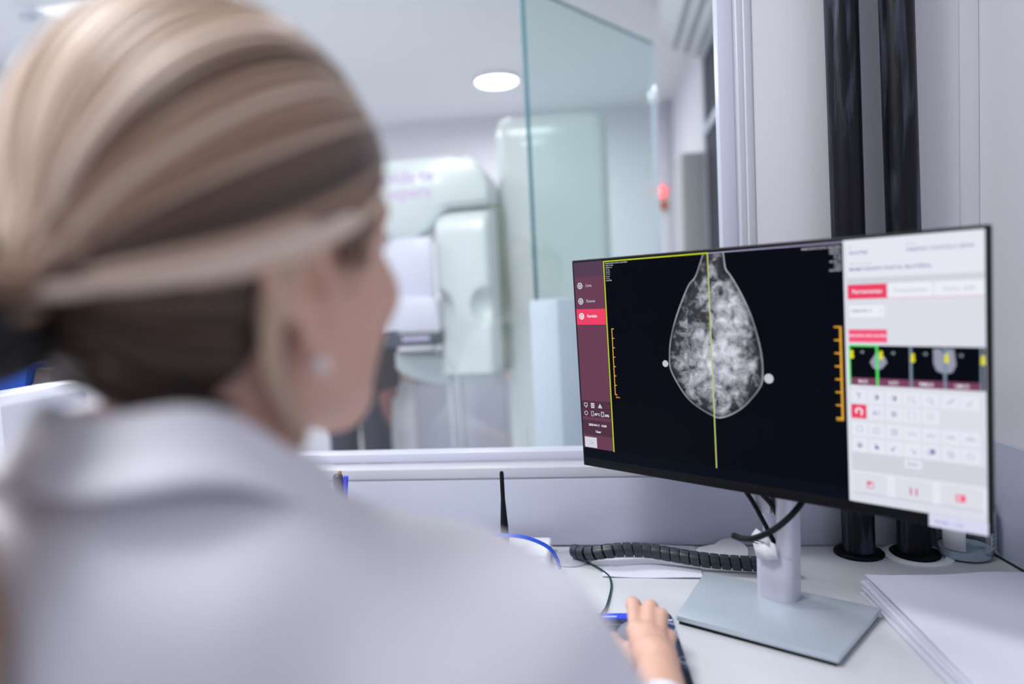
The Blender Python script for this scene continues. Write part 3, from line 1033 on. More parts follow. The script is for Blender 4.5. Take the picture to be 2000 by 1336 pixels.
cable('mouse_cable', [(-0.085, 1.165, 0.7525), (-0.065, 1.148, 0.7525), (-0.036, 1.114, 0.7525), (-0.017, 1.080, 0.7525), (-0.0125, 1.050, 0.7525), (-0.0135, 1.020, 0.7525), (-0.0195, 0.968, 0.7535), (-0.027, 0.935, 0.7555), (-0.022, 0.908, 0.757), (0.002, 0.900, 0.760)], 0.0016, mat('mouse_cable_green', (20, 58, 52), 0.4), 'thin dark green cable curving over the desk to the hand')

gg = B()
gg.lathe([(0.0, 0.0), (0.034, 0.0), (0.034, 0.002), (0.031, 0.0045), (0.012, 0.005), (0.0, 0.005)], (-0.078, 1.150, 0.7502), 36, cap=False)
tag(gg.build('desk_grommet', mat('grommet_grey', (164, 166, 178), 0.5)), 'grey round desk grommet where the spiral cable bundle starts', 'grommet')

# ================================================================== PIPES, GROMMET, BOTTLE
PIPE = mat('black_pipe', (20, 23, 31), 0.42, spec=0.22, noise=0.5, nscale=18, bump=0.1, bscale=60)
nt = PIPE.node_tree
# scuffed, dusty streaks along the pipe
tcx = nt.nodes.new('ShaderNodeTexCoord')
mpx = nt.nodes.new('ShaderNodeMapping')
mpx.inputs['Scale'].default_value = (60, 60, 4.5)
nz = nt.nodes.new('ShaderNodeTexNoise')
nz.inputs['Scale'].default_value = 1.0
nz.inputs['Detail'].default_value = 6
nz.inputs['Distortion'].default_value = 0.8
cr = nt.nodes.new('ShaderNodeValToRGB')
cr.color_ramp.elements[0].position = 0.52
cr.color_ramp.elements[0].color = (*lin((9, 11, 18)), 1)
cr.color_ramp.elements[1].position = 0.86
cr.color_ramp.elements[1].color = (*lin((84, 92, 112)), 1)
nt.links.new(tcx.outputs['Object'], mpx.inputs[0])
nt.links.new(mpx.outputs[0], nz.inputs['Vector'])
nt.links.new(nz.outputs['Fac'], cr.inputs[0])
nt.links.new(cr.outputs[0], nt.nodes['Principled BSDF'].inputs['Base Color'])
def pipe(x, y, lean, label, collar=0.0375):
    t = thing('pipe', label, 'pipe', (x, y, 0.75), 'black riser pipes')
    b = B()
    b.tube([(x, y, 0.7501), (x + lean * 0.5, y, 1.2), (x + lean, y, 1.7), (x + lean * 1.8, y, 2.5)], 0.0243, 28)
    b.build('pipe_tube', PIPE, t)
    B().lathe([(0.0243, 0.0), (collar, 0.0), (collar, 0.003), (collar - 0.003, 0.0055), (0.0243, 0.0065)], (x, y, 0.7502), 32, cap=False).build('collar', BLACKM, t)
pipe(0.3800, 1.1790, -0.014, 'left of the two black riser pipes behind the monitor')
gr = B()
gr.lathe([(0.0375, 0.0), (0.0500, 0.0), (0.0500, 0.0020), (0.0480, 0.0032), (0.0380, 0.0034), (0.0375, 0.0)], (0.4635, 1.1690, 0.7500), 40, cap=False)
gr.lathe([(0.0440, 0.0030), (0.0446, 0.0037), (0.0452, 0.0030)], (0.4635, 1.1690, 0.7500), 40, cap=False)
tag(gr.build('cable_grommet', WHITEP), 'white ring grommet around the foot of the right pipe', 'grommet')
pipe(0.4620, 1.1760, -0.019, 'right black riser pipe rising beside the corner through a white grommet', 0.0365)
bt = thing('bottle', 'clear plastic bottle with white labels behind the monitor lower corner', 'bottle', (0.5325, 1.1690, 0.75))
bc = (0.5325, 1.1690, 0.7503)
b = B()
b.lathe([(0.0, 0.002), (0.030, 0.0), (0.0375, 0.003), (0.0385, 0.009), (0.0385, 0.085), (0.034, 0.096), (0.016, 0.106), (0.014, 0.122), (0.0, 0.122)], bc, 36, cap=False)
b.build('bottle_body', CLEAR, bt)
B().lathe([(0.0, 0.003), (0.0352, 0.003), (0.0365, 0.009), (0.0365, 0.0155), (0.0, 0.0155)], bc, 32, cap=False).build('liquid', mat('clear_gel', (176, 192, 208), 0.15, noise=0.15, nscale=90), bt)
B().lathe([(0.0, 0.122), (0.016, 0.122), (0.016, 0.142), (0.0, 0.142)], bc, 24, cap=False).build('cap', WHITEP, bt)
def wraplabel(name, a0, a1, z0, z1, m, R_=0.0389):
    g = B()
    g.grid([[(bc[0] + R_ * math.cos(a0 + (a1 - a0) * i / 10), bc[1] + R_ * math.sin(a0 + (a1 - a0) * i / 10), bc[2] + z) for i in range(11)] for z in (z0, z1)])
    o = g.build(name, m, bt)
    md = o.modifiers.new('s', 'SOLIDIFY')
    md.thickness = 0.0004
LBL = mat('bottle_label', (222, 224, 232), 0.5)
wraplabel('label', math.radians(196), math.radians(248), 0.0185, 0.075, LBL)
wraplabel('label', math.radians(306), math.radians(352), 0.0185, 0.075, LBL)
for i in range(4):
    wraplabel('label_print', math.radians(311), math.radians(348 - 6 * (i % 2)), 0.0235 + i * 0.007, 0.0265 + i * 0.007, mat('label_blue', (120, 146, 186), 0.6), 0.0394)
wraplabel('back_label', math.radians(30), math.radians(150), 0.016, 0.075, mat('label_grey', (132, 138, 138), 0.6))

# ================================================================== PAPERS
def sheet(cx, cy, z, rot, w_, l_, label, group=None, curl=0.0, lift=0.0, seed=0, th=0.0022):
    """one sheet (or a few stuck together) with a soft wave; origin at its centre"""
    r_ = random.Random(seed)
    ph, ph2 = r_.uniform(0, 6), r_.uniform(0, 6)
    b = B()
    nx, ny = 10, 14
    top, bot = [], []
    for j in range(ny + 1):
        rt, rb = [], []
        for i in range(nx + 1):
            u, v = i / nx - 0.5, j / ny - 0.5
            zz = curl * (1 + math.sin(6 * u + 4 * v + ph)) * 0.5 + lift * max(0, v - 0.1) * (0.4 + 0.6 * math.cos(7 * u + ph2) ** 2)
            rt.append((u * w_, v * l_, zz + th))
            rb.append((u * w_, v * l_, zz))
        top.append(rt)
        bot.append(rb)
    b.grid(top)
    b.grid([r[::-1] for r in bot])
    b.grid([top[0][::-1], bot[0][::-1]])
    b.grid([top[-1], bot[-1]])
    b.grid([[r[0] for r in top], [r[0] for r in bot]])
    b.grid([[r[-1] for r in bot], [r[-1] for r in top]])
    bmesh.ops.remove_doubles(b.bm, verts=b.bm.verts, dist=1e-6)
    bmesh.ops.recalc_face_normals(b.bm, faces=b.bm.faces)
    o = b.build('paper_sheet', PAPER)
    o.location = (cx, cy, z)
    o.rotation_euler = (0, 0, rot)
    return tag(o, label, 'paper', group)
specs = [(-0.0095, -0.011, 0.9), (-0.008, -0.004, -0.6), (-0.0060, -0.012, 1.4), (-0.0065, 0.0, 0.4), (-0.002, -0.007, -0.8), (0.0, -0.002, 0.5)]
lab = ['lowest sheet of the paper stack right of the monitor base', 'second sheet from the bottom of the stack right of the monitor', 'third sheet from the bottom of the paper stack, poking out leftmost',
       'third sheet from the top of the paper stack by the monitor base', 'second sheet from the top of the stack right of the monitor', 'top white sheet of the paper stack right of the monitor base']
zz = 0.7503
for i, ((dx, dy, rr), lb_) in enumerate(zip(specs, lab)):
    sheet(0.4530 + dx, 0.8960 + dy, zz, math.radians(rr) + 0.035, 0.21, 0.292, lb_, 'sheets in the right paper stack', 0.0016 if i < 5 else 0.0035, 0.004 if i == 5 else 0.0, i, 0.0020)
    zz += 0.0036
sheet(0.0500, 1.1120, 0.7503, -0.03, 0.150, 0.075, 'white paper sheet lying on the desk in front of the spiral cable', None, 0.002, 0, 21, 0.0012)
sheet(0.0470, 1.1810, 0.7503, 0.02, 0.160, 0.052, 'white paper sheet lying behind the spiral cable against the splash panel', None, 0.003, 0, 22, 0.0012)
# torn white plastic cover with a raised lip
dk = B()
outline = []
for i in range(40):
    a = 2 * PI * i / 40
    r_ = 0.040
    if 0.38 * PI < a < 0.98 * PI:
        r_ = 0.040 - 0.021 * math.sin((a - 0.38 * PI) / (0.60 * PI) * PI)
    outline.append((0.166 + r_ * math.cos(a) * 1.02, 1.166 + r_ * math.sin(a)))
dk.prism(outline, 0.0, 0.0045, bevel=0.001, M=Matrix.Translation((0, 1.166, 0.7575)) @ Matrix.Rotation(math.radians(10), 4, 'X') @ Matrix.Translation((0, -1.166, 0)))
tag(dk.build('plastic_cover', mat('cover_plastic', (216, 212, 220), 0.4)), 'flat white plastic disc with a bite out of it behind the spiral cable', 'plastic cover')

# ================================================================== MOUSE PAD AND MOUSE
PADM = bpy.data.materials.new('mouse_pad_print')
PADM.use_nodes = True
nt = PADM.node_tree
pp = nt.nodes['Principled BSDF']
pp.inputs['Roughness'].default_value = 0.6
tc = nt.nodes.new('ShaderNodeTexCoord')
n1 = nt.nodes.new('ShaderNodeTexNoise')
n1.inputs['Scale'].default_value = 26
n1.inputs['Detail'].default_value = 3
n1.inputs['Distortion'].default_value = 1.5
cr = nt.nodes.new('ShaderNodeValToRGB')
cols_ = [(0.0, (8, 12, 28)), (0.44, (14, 26, 62)), (0.52, (30, 52, 110)), (0.58, (16, 22, 44)), (0.64, (150, 166, 196)), (0.72, (22, 30, 60))]
cr.color_ramp.elements[0].position = 0
cr.color_ramp.elements[0].color = (*lin(cols_[0][1]), 1)
cr.color_ramp.elements[1].position = 0.44
cr.color_ramp.elements[1].color = (*lin(cols_[1][1]), 1)
for p_, c_ in cols_[2:]:
    e = cr.color_ramp.elements.new(p_)
    e.color = (*lin(c_), 1)
nt.links.new(tc.outputs['Object'], n1.inputs['Vector'])
nt.links.new(n1.outputs['Fac'], cr.inputs[0])
nt.links.new(cr.outputs[0], pp.inputs['Base Color'])
pad = thing('mouse_pad', 'dark blue photo-print mouse pad under the hand on the desk', 'mouse pad', (-0.03, 0.86, 0.75))
MP = Matrix.Translation((0.0655, 0.9535, 0.7502)) @ Matrix.Rotation(math.radians(3.5), 4, 'Z')
b = B()
b.prism([(x, y) for x, y in rrect(-0.215, 0.0, -0.19, 0.0, 0.010)], 0, 0.003, M=MP)
b.build('pad_sheet', PADM, pad)
b = B()
b.box((-0.185, -0.0165, 0.003), (-0.0135, -0.0015, 0.0034), M=MP)
b.build('blue_header', mat('pad_blue', (34, 66, 226), 0.6), pad, smooth=False)
b = B()
b.box((-0.030, -0.0255, 0.003), (-0.0005, -0.0215, 0.0034), M=MP)
b.box((-0.205, -0.012, 0.003), (-0.072, -0.009, 0.0036), M=MP)
b.build('white_stripe', mat('pad_white', (196, 210, 240), 0.6), pad, smooth=False)
b = B()
b.lathe([(0.0, 0), (0.0032, 0), (0.0032, 0.0005), (0.0, 0.0005)], (-0.0085, -0.0145, 0.003), 14, M=MP, cap=False)
b.build('orange_emblem', mat('pad_orange', (240, 164, 70), 0.6), pad, smooth=False)
mouse = thing('computer_mouse', 'grey computer mouse under the fingers on the blue mouse pad', 'mouse', (0.022, 0.86, 0.7532))
b = B()
rows_ = []
MM = Matrix.Translation((0.022, 0.858, 0.7534)) @ Matrix.Rotation(math.radians(6), 4, 'Z')
for j in range(13):
    y = -0.052 + 0.104 * j / 12
    wv = 0.029 * max(0.05, 1 - abs(y / 0.0535) ** 3.2) ** 0.5 * (1 - 0.10 * math.cos(y * 40))
    hv = 0.024 * max(0.04, 1 - abs((y + 0.008) / 0.062) ** 2.4) ** 0.6
    rows_.append([MM @ Vector((wv * math.cos(a_), y, max(0, hv * math.sin(a_)) ** 1.0)) for a_ in [PI * i / 14 for i in range(15)]])
b.grid(rows_)
b.bm.faces.new([b.bm.verts.new(MM @ Vector((0.029 * max(0.05, 1 - abs((-0.052 + 0.104 * j / 12) / 0.0535) ** 3.2) ** 0.5 * s_ * (1 - 0.10 * math.cos((-0.052 + 0.104 * j / 12) * 40)), -0.052 + 0.104 * j / 12, 0))) for s_, rng_ in ((1, range(13)), (-1, range(12, -1, -1))) for j in rng_])
bmesh.ops.remove_doubles(b.bm, verts=b.bm.verts, dist=1e-5)
bmesh.ops.recalc_face_normals(b.bm, faces=b.bm.faces)
b.build('mouse_shell', mat('mouse_grey', (120, 124, 132), 0.4), mouse)
b = B()
b.lathe([(0.0, -0.003), (0.007, -0.003), (0.007, 0.003), (0.0, 0.003)], (0, 0, 0), 16, M=MM @ Matrix.Translation((0, 0.033, 0.0145)) @ Matrix.Rotation(PI / 2, 4, 'Y'), cap=False)
b.build('scroll_wheel', BLACKM, mouse)

# ================================================================== ROUTER, PENS, PRINTER
rt = thing('wireless_router', 'white router with a tall black antenna by the splash panel', 'router', (-0.15, 1.13, 0.75))
b = B()
b.box((-0.235, 1.075, 0.751), (-0.110, 1.185, 0.777), 0.006, 3)
b.build('router_body', WHITEP, rt)
b = B()
b.lathe([(0.0, -0.010), (0.0062, -0.010), (0.0066, 0.022), (0.0062, 0.040), (0.0035, 0.082), (0.0034, 0.122), (0.0026, 0.126), (0.0, 0.1265)], (-0.1775, 1.100, 0.786), 20, cap=False)
b.build('antenna', BLACKP, rt)
cable('network_cable', [(-0.215, 1.085, 0.797), (-0.195, 1.075, 0.815), (-0.165, 1.067, 0.8200), (-0.135, 1.070, 0.8140), (-0.108, 1.078, 0.798), (-0.096, 1.088, 0.776), (-0.092, 1.096, 0.757)], 0.0030, BLUEC, 'bright blue network cable arching over the white router')
cup = B()
cup.lathe([(0.0, 0.0), (0.036, 0.0), (0.037, 0.09), (0.034, 0.09), (0.033, 0.004), (0.0, 0.004)], (-0.446, 1.10, 0.7502), 28, cap=False)
tag(cup.build('pencil_cup', mat('cup_grey', (150, 152, 166), 0.5)), 'grey pencil cup hidden behind the coat shoulder', 'cup')
sci = thing('marker_pen', 'dark grey pen with a gold tip in the cup behind the coat shoulder', 'pen', (-0.446, 1.098, 0.756))
b = B()
b.tube([(-0.440, 1.100, 0.756), (-0.4455, 1.100, 0.86), (-0.4475, 1.100, 0.906)], [0.006, 0.0075, 0.0085], 14)
b.sphere((-0.4476, 1.100, 0.907), (0.0085, 0.0085, 0.006))
b.build('pen_body', mat('pen_grey', (72, 72, 78), 0.3, metal=0.5), sci)
B().lathe([(0.0, 0.0), (0.003, 0.0), (0.0025, 0.005), (0.0, 0.006)], (-0.4435, 1.100, 0.912), 12, cap=False).build('gold_tip', mat('gold', (190, 150, 90), 0.3, metal=0.8), sci)
b = B()
b.tube([(-0.452, 1.105, 0.756), (-0.440, 1.102, 0.860), (-0.4335, 1.100, 0.908)], [0.004, 0.004, 0.0040], 12)
tag(b.build('ballpoint_pen', mat('pen_blue', (62, 70, 214), 0.35)), 'blue ballpoint pen standing beside the grey pen in the cup', 'pen')

prn = thing('label_printer', 'white desktop printer with a blue lid strip and dark control panel', 'printer', (-1.08, 1.02, 0.75))
b = B()
b.prism([(-1.32, 0.751), (-0.905, 0.751), (-0.905, 1.060), (-0.912, 1.075), (-0.925, 1.081), (-0.955, 1.0785), (-0.9625, 1.0765), (-0.966, 1.052), (-0.972, 1.049), (-1.32, 1.047)], 0.95, 1.13, axis='y', bevel=0.003)
b.build('printer_body', mat('printer_white', (206, 208, 220), 0.4), prn)
b = B()
b.tube(smoothpath([(-0.986, 0.949, 1.010), (-0.985, 0.949, 1.018), (-0.978, 0.949, 1.021), (-0.945, 0.949, 1.0225), (-0.938, 0.949, 1.027), (-0.930, 0.949, 1.0315), (-0.91, 0.949, 1.029)], 4), 0.0012, 6)
b.build('lid_seam', mat('seam_grey', (150, 154, 176), 0.6), prn)
b = B()
b.prism([(-0.990, 1.050), (-0.952, 1.050), (-0.945, 1.100), (-0.973, 1.104)], 1.10, 1.16, axis='y')
b.build('control_panel', mat('panel_dark', (92, 86, 84), 0.35), prn, smooth=False)
bm = bmesh.new()
for i, s in enumerate(('PAUSE', 'FEED')):
    text_mesh(bm, s, 0.009, Matrix(((1, 0, 0, -0.982), (0, 0, -1, 1.0985), (0, 1, 0, 1.074 - i * 0.012), (0, 0, 0, 1))), 0)
me = bpy.data.meshes.new('printed_text')
bm.to_mesh(me)
bm.free()
link_mesh('printed_text', me, mat('panel_text', (170, 170, 176), 0.6), prn, smooth=False)
b = B()
b.prism([(-1.060, 1.049), (-0.993, 1.049), (-0.980, 1.112), (-1.060, 1.120)], 1.09, 1.155, axis='y', bevel=0.003)
b.build('blue_lid', mat('printer_blue', (36, 96, 196), 0.35), prn)
b = B()
b.box((-1.060, 1.03, 1.047), (-0.983, 1.09, 1.066), 0.004)
b.build('blue_latch', mat('latch_blue', (112, 124, 214), 0.4), prn)

# ================================================================== EXAM ROOM
lampm = mat('lamp_diffuser', (255, 255, 255), 0.4, emit=(255, 255, 255), estr=6.0)
for (x, y, lb_) in ((-0.62, 4.42, 'round white ceiling lamp glowing in the exam room'),):
    l = thing('ceiling_lamp', lb_, 'lamp', (x, y, H))
    B().lathe([(0.135, 0.0), (0.135, -0.020), (0.124, -0.026), (0.120, -0.020), (0.120, 0.0)], (x, y, H - 0.0005), 40, cap=False).build('rim', WHITEP, l)
    B().lathe([(0.122, -0.016), (0.110, -0.032), (0.070, -0.042), (0.0, -0.046)], (x, y, H), 40, cap=False).build('diffuser', lampm, l)
sd = thing('smoke_detector', 'small white smoke detector on the exam room ceiling', 'smoke detector', (-2.40, 2.85, H))
B().lathe([(0.0, 0.0), (0.060, 0.0), (0.060, -0.020), (0.050, -0.028), (0.0, -0.028)], (-2.40, 2.85, H - 0.0005), 28, cap=False).build('detector_base', WHITEP, sd)
B().lathe([(0.0, -0.028), (0.034, -0.028), (0.034, -0.046), (0.026, -0.052), (0.0, -0.052)], (-2.40, 2.85, H), 24, cap=False).build('sensor_dome', mat('sensor_grey', (206, 212, 218), 0.4), sd)

# free-standing radiation shield: glass panel in a painted post
sh = thing('glass_shield', 'tall greenish glass radiation shield standing beyond the window', 'shield', (-0.16, 2.15, 0))
pa, pb_ = Vector((-0.213, 2.13, 0)), Vector((0.195, 2.75, 0))
dv = (pb_ - pa).normalized()
nv = Vector((-dv.y, dv.x, 0))
MSH = Matrix(((dv.x, nv.x, 0, pa.x), (dv.y, nv.y, 0, pa.y), (0, 0, 1, 0), (0, 0, 0, 1)))
Ls = (pb_ - pa).length
B().box((0.004, -0.005, 1.15), (Ls - 0.004, 0.005, 2.077), M=MSH).build('glass_panel', GLASS_SH, sh, smooth=False)
B().box((0.0, -0.0055, 1.15), (0.004, 0.0055, 2.08), M=MSH).build('glass_edge', TEAL, sh, smooth=False)
EDGE2 = mat('glass_top_edge', (146, 178, 186), 0.3)
B().box((0.004, -0.0055, 2.077), (Ls - 0.004, 0.0055, 2.081), M=MSH).build('glass_edge', EDGE2, sh, smooth=False)
B().box((Ls - 0.006, -0.008, 0.9), (Ls + 0.006, 0.008, 2.081), M=MSH).build('glass_edge', mat('glass_far_edge', (216, 226, 236), 0.12), sh, smooth=False)
B().box((Ls - 0.012, -0.016, 1.86), (Ls + 0.012, 0.016, 1.93), 0.003, M=MSH).build('clamp', mat('chrome_clamp', (236, 238, 242), 0.15, metal=0.4), sh)
B().box((Ls - 0.012, -0.016, 0.0), (Ls + 0.012, 0.016, 1.15), 0.003, M=MSH).build('leg', mat('shield_leg', (206, 214, 222), 0.4), sh)
b = B()
MPO = Matrix(((0.985, 0.17, 0, -0.233), (-0.17, 0.985, 0, 2.12), (0, 0, 1, 0), (0, 0, 0, 1)))
b.prism([(0, 0), (0.085, 0.0), (0.135, 0.16), (0.03, 0.16)], 0.0, 1.166, M=MPO, bevel=0.003)
b.build('post', POSTB, sh)
B().box((0.16, -0.004, 0.16), (Ls - 0.02, 0.004, 1.12), M=MSH).build('lower_panel', glass('frosted_lower', (0.86, 0.93, 0.92), 0.04, 0.2), sh, smooth=False)
B().box((0.16, -0.006, 0.905), (Ls - 0.02, 0.006, 0.925), M=MSH).build('rail', mat('rail_teal', (136, 166, 168), 0.4), sh, smooth=False)

# mammography unit
mg = thing('mammography_machine', 'large pale green-white mammography unit standing in the exam room', 'medical machine', (-0.22, 3.3, 0))
b = B()
b.prism(rrect(-0.455, 0.020, 3.10, 3.52, 0.05), 0.0, 1.86)
cb_ = rrect(-0.455, 0.020, 3.10, 3.52, 0.05)
ccx, ccy = -0.2175, 3.31
rows_ = []
for t_ in (0, 0.25, 0.5, 0.75, 0.9, 1.0):
    sc_ = 1 - 0.16 * (1 - math.sqrt(max(0, 1 - t_ * t_)))
    rows_.append([(ccx + (x - ccx) * sc_, ccy + (y - ccy) * sc_, 1.86 + 0.085 * t_) for x, y in cb_])
b.grid([r + [r[0]] for r in rows_])
b.bm.faces.new([b.bm.verts.new(p) for p in rows_[-1]])
bmesh.ops.remove_doubles(b.bm, verts=b.bm.verts, dist=1e-5)
b.build('column', MACH, mg, angle=50)
b = B()
prof = [(-0.455 - 0.46 + 0.0, 1.42), (-0.84, 1.42), (-0.760, 1.435), (-0.700, 1.475), (-0.655, 1.535), (-0.62, 1.548), (-0.452, 1.552), (-0.452, 1.62), (-0.462, 1.670), (-0.490, 1.712), (-0.535, 1.738), (-0.60, 1.748), (-1.02, 1.735), (-1.10, 1.70), (-1.12, 1.60), (-1.10, 1.45)]
b.prism(prof, 2.82, 3.20, axis='y', bevel=0.018)
b.build('tube_head', MACH, mg, angle=60)
b = B()
b.tube([(-0.93, 2.815, 1.412), (-0.84, 2.812, 1.413), (-0.760, 2.812, 1.428), (-0.695, 2.812, 1.470), (-0.650, 2.812, 1.528), (-0.615, 2.812, 1.541), (-0.45, 2.812, 1.545)], [0.012, 0.014, 0.018, 0.020, 0.018, 0.006, 0.005], 10)
b.build('lower_trim', MACHG, mg)
# C-arm body with two scooped grips
NX, NZ = 46, 70
x0, x1, z0, z1 = -0.672, -0.452, 0.880, 1.535
rows_ = []
for j in range(NZ + 1):
    row = []
    for i in range(NX + 1):
        u, v = i / NX, j / NZ
        x = x0 + (x1 - x0) * u
        z = z0 + (z1 - z0) * v
        rx = min(u, 1 - u) * (x1 - x0)
        rz = (1 - v) * (z1 - z0)
        y = 2.78
        if rx < 0.03:
            y += 0.03 - math.sqrt(max(0, 0.0009 - (0.03 - rx) ** 2))
        if rz < 0.10:
            y += 0.10 - math.sqrt(max(0, 0.01 - (0.10 - rz) ** 2))
        for gx in (-0.668, -0.478):
            d = ((x - gx) / 0.062) ** 2 + ((z - 1.145) / 0.075) ** 2
            if d < 1:
                y += 0.05 * (1 - d) ** 0.8
        row.append((x, y, z))
    rows_.append(row)
b = B()
b.grid(rows_)
b.grid([[(p[0], p[1], p[2]) for p in rows_[-1]], [(p[0], 3.12, p[2]) for p in rows_[-1]]])
b.grid([[r[0] for r in rows_], [(r[0][0], 3.12, r[0][2]) for r in rows_]])
b.grid([[(r[-1][0], 3.12, r[-1][2]) for r in rows_], [r[-1] for r in rows_]])
b.grid([[(p[0], 3.12, p[2]) for p in rows_[0]], rows_[0]])
bmesh.ops.remove_doubles(b.bm, verts=b.bm.verts, dist=1e-5)
bmesh.ops.recalc_face_normals(b.bm, faces=b.bm.faces)
b.build('gantry_arm', MACH, mg, angle=50)
B().box((-0.452, 3.02, 0.86), (-0.438, 3.12, 1.56), 0.004).build('gasket', OLIVE, mg)
b = B()
b.prism([(-0.865, 0.905), (-0.83, 0.880), (-0.77, 0.856), (-0.69, 0.838), (-0.455, 0.838), (-0.455, 0.90), (-0.66, 0.90), (-0.70, 0.975), (-0.865, 0.975)], 2.80, 3.10, axis='y', bevel=0.012)
b.build('lower_housing', MACHG, mg, angle=60)
b = B()
b.box((-0.90, 2.735, 1.185), (-0.672, 2.765, 1.425), 0.006)
b.build('face_shield', mat('face_shield_plastic', (204, 206, 220), 0.3), mg)
b = B()
b.prism([(-0.89, 1.065), (-0.648, 1.065), (-0.655, 1.18), (-0.70, 1.195), (-0.89, 1.20)], 2.70, 2.78, axis='y', bevel=0.006)
b.build('compression_paddle', mat('paddle_plastic', (206, 208, 220), 0.3), mg)
B().box((-0.88, 2.70, 1.002), (-0.654, 2.86, 1.052), 0.006).build('detector_plate', mat('detector_dark', (58, 68, 80), 0.4), mg)
B().box((-0.80, 2.698, 1.024), (-0.69, 2.7005, 1.042)).build('detector_label', mat('detector_label', (176, 170, 196), 0.5), mg, smooth=False)
b = B()
for x_ in (-0.70, -0.665):
    b.tube(smoothpath([(x_, 2.79, 1.00), (x_ + 0.03, 2.778, 0.93), (x_ + 0.055, 2.786, 0.86), (x_ + 0.06, 2.80, 0.60), (x_ + 0.05, 2.83, 0.30), (x_ + 0.02, 2.9, 0.01)], 5), 0.005, 8)
b.build('hose', mat('hose_grey', (196, 204, 206), 0.5), mg)
for i, (s_, xx) in enumerate((('a vida te', -0.668), ('espera', -0.680))):
    bm = bmesh.new()
    text_mesh(bm, s_, 0.070, Matrix(((1, 0, 0, xx), (0, 0, -1, 2.8195), (0, 1, 0, 1.672 - 0.062 * i), (0, 0, 0, 1))), 0, 'RIGHT', 0.002)
    me = bpy.data.meshes.new('printed_line')
    bm.to_mesh(me)
    bm.free()
    link_mesh('printed_line', me, LILAC, mg, smooth=False)

# counter with cabinet behind the machine
ct = thing('counter', 'low grey cabinet with a salmon worktop along the far side', 'cabinet', (-0.95, 3.9, 0))
b = B()
b.box((-1.50, 3.60, 0.0), (-0.52, 4.15, 0.765), 0.003)
b.build('carcass', WHITEP, ct)
B().box((-1.52, 3.58, 0.765), (-0.50, 4.17, 0.815), 0.004).build('worktop', SALMON, ct)
for x0_, x1_ in ((-1.02, -0.765), (-0.760, -0.53)):
    B().box((x0_, 3.585, 0.05), (x1_, 3.60, 0.755), 0.003).build('door', CABG, ct)

# right side of the exam room
ac = thing('air_conditioner', 'white split air conditioner high on the right exam room wall', 'air conditioner', (0.5, 3.1, 2.3))
b = B()
b.prism([(0.4995, 2.250), (0.45, 2.252), (0.335, 2.300), (0.285, 2.335), (0.262, 2.385), (0.262, 2.44), (0.275, 2.485), (0.30, 2.492), (0.4995, 2.492)], 2.62, 3.55, axis='y', bevel=0.006)
b.build('casing', mat('ac_casing', (226, 230, 232), 0.3), ac, angle=60)
for (xa, za, xb, zb, m_) in ((0.345, 2.290, 0.362, 2.283, SEAM), (0.395, 2.269, 0.412, 2.262, SEAM), (0.436, 2.252, 0.450, 2.246, SEAM)):
    B().prism([(xa, za), (xb, zb), (xb, zb + 0.012), (xa, za + 0.012)], 2.66, 3.52, axis='y').build('louvre_slot', m_, ac, smooth=False)
for xa, za in ((0.363, 2.279), (0.413, 2.258)):
    B().prism([(xa, za), (xa + 0.031, za - 0.013), (xa + 0.031, za - 0.008), (xa, za + 0.005)], 2.68, 3.50, axis='y').build('louvre', mat('louvre_white', (214, 220, 220), 0.35), ac, smooth=False)
bx = thing('electrical_cabinet', 'tall grey-green electrical cabinet against the right exam room wall', 'cabinet', (0.44, 3.68, 0))
B().box((0.372, 3.555, 0.0), (0.4995, 3.80, 1.815), 0.004).build('cabinet_body', BOXG, bx)
B().box((0.379, 3.549, 0.05), (0.496, 3.556, 1.80), 0.002).build('door', BOXG, bx)
wn = bpy.data.objects.new('window_2', None)
COL.objects.link(wn)
wn.location = (XR, 3.36, 0.7)
BASE[wn.name] = Matrix.Translation(wn.location)
struct(wn)
B().box((XR - 0.012, 3.16, 0.7), (XR - 0.004, 3.545, 2.235)).build('pane', mat('dark_window_glass', (34, 44, 58), 0.5, spec=0.08), wn, smooth=False)
WF = mat('aluminium_frame', (196, 206, 218), 0.35)
B().box((XR - 0.02, 3.545, 0.7), (XR, 3.585, 2.26), 0.003).build('jamb', WF, wn)
B().box((XR - 0.024, 3.13, 1.880), (XR - 0.012, 3.545, 1.925), 0.003).build('crossbar', WF, wn)
B().box((XR - 0.02, 3.13, 2.235), (XR, 3.585, 2.26), 0.003).build('head_rail', WF, wn)
struct(B().box((0.455, FAR - 0.06, 0), (XR, FAR, H)).build('trim_5', TRIMW))
led = thing('indicator_lamp', 'glowing red indicator lamp on the far exam room wall', 'lamp', (0.405, FAR, 1.86))
lx, lz = 0.404, 1.865
MLED = Matrix.Translation((lx, FAR - 0.0005, lz)) @ Matrix.Rotation(PI / 2, 4, 'X')
B().lathe([(0.0, 0.0), (0.050, 0.0), (0.050, 0.012), (0.036, 0.016), (0.0, 0.016)], (0, 0, 0), 28, M=MLED, cap=False).build('bezel', mat('led_bezel', (250, 120, 120), 0.4, emit=(255, 70, 70), estr=0.7), led)
B().lathe([(0.0, 0.046), (0.020, 0.042), (0.032, 0.030), (0.034, 0.015), (0.0, 0.015)], (0, 0, 0), 24, M=MLED, cap=False).build('lens', mat('led_red', (255, 120, 120), 0.3, emit=(255, 110, 105), estr=2.2), led)
es = thing('emergency_stop', 'small red and yellow emergency stop button below the red lamp', 'button', (0.42, FAR, 1.76))
MES = Matrix.Translation((0.426, FAR - 0.0005, 1.765)) @ Matrix.Rotation(PI / 2, 4, 'X')
B().box((-0.030, -0.032, 0.0), (0.050, 0.032, 0.03), 0.004, M=MES).build('yellow_box', mat('stop_yellow', (206, 190, 90), 0.5), es)
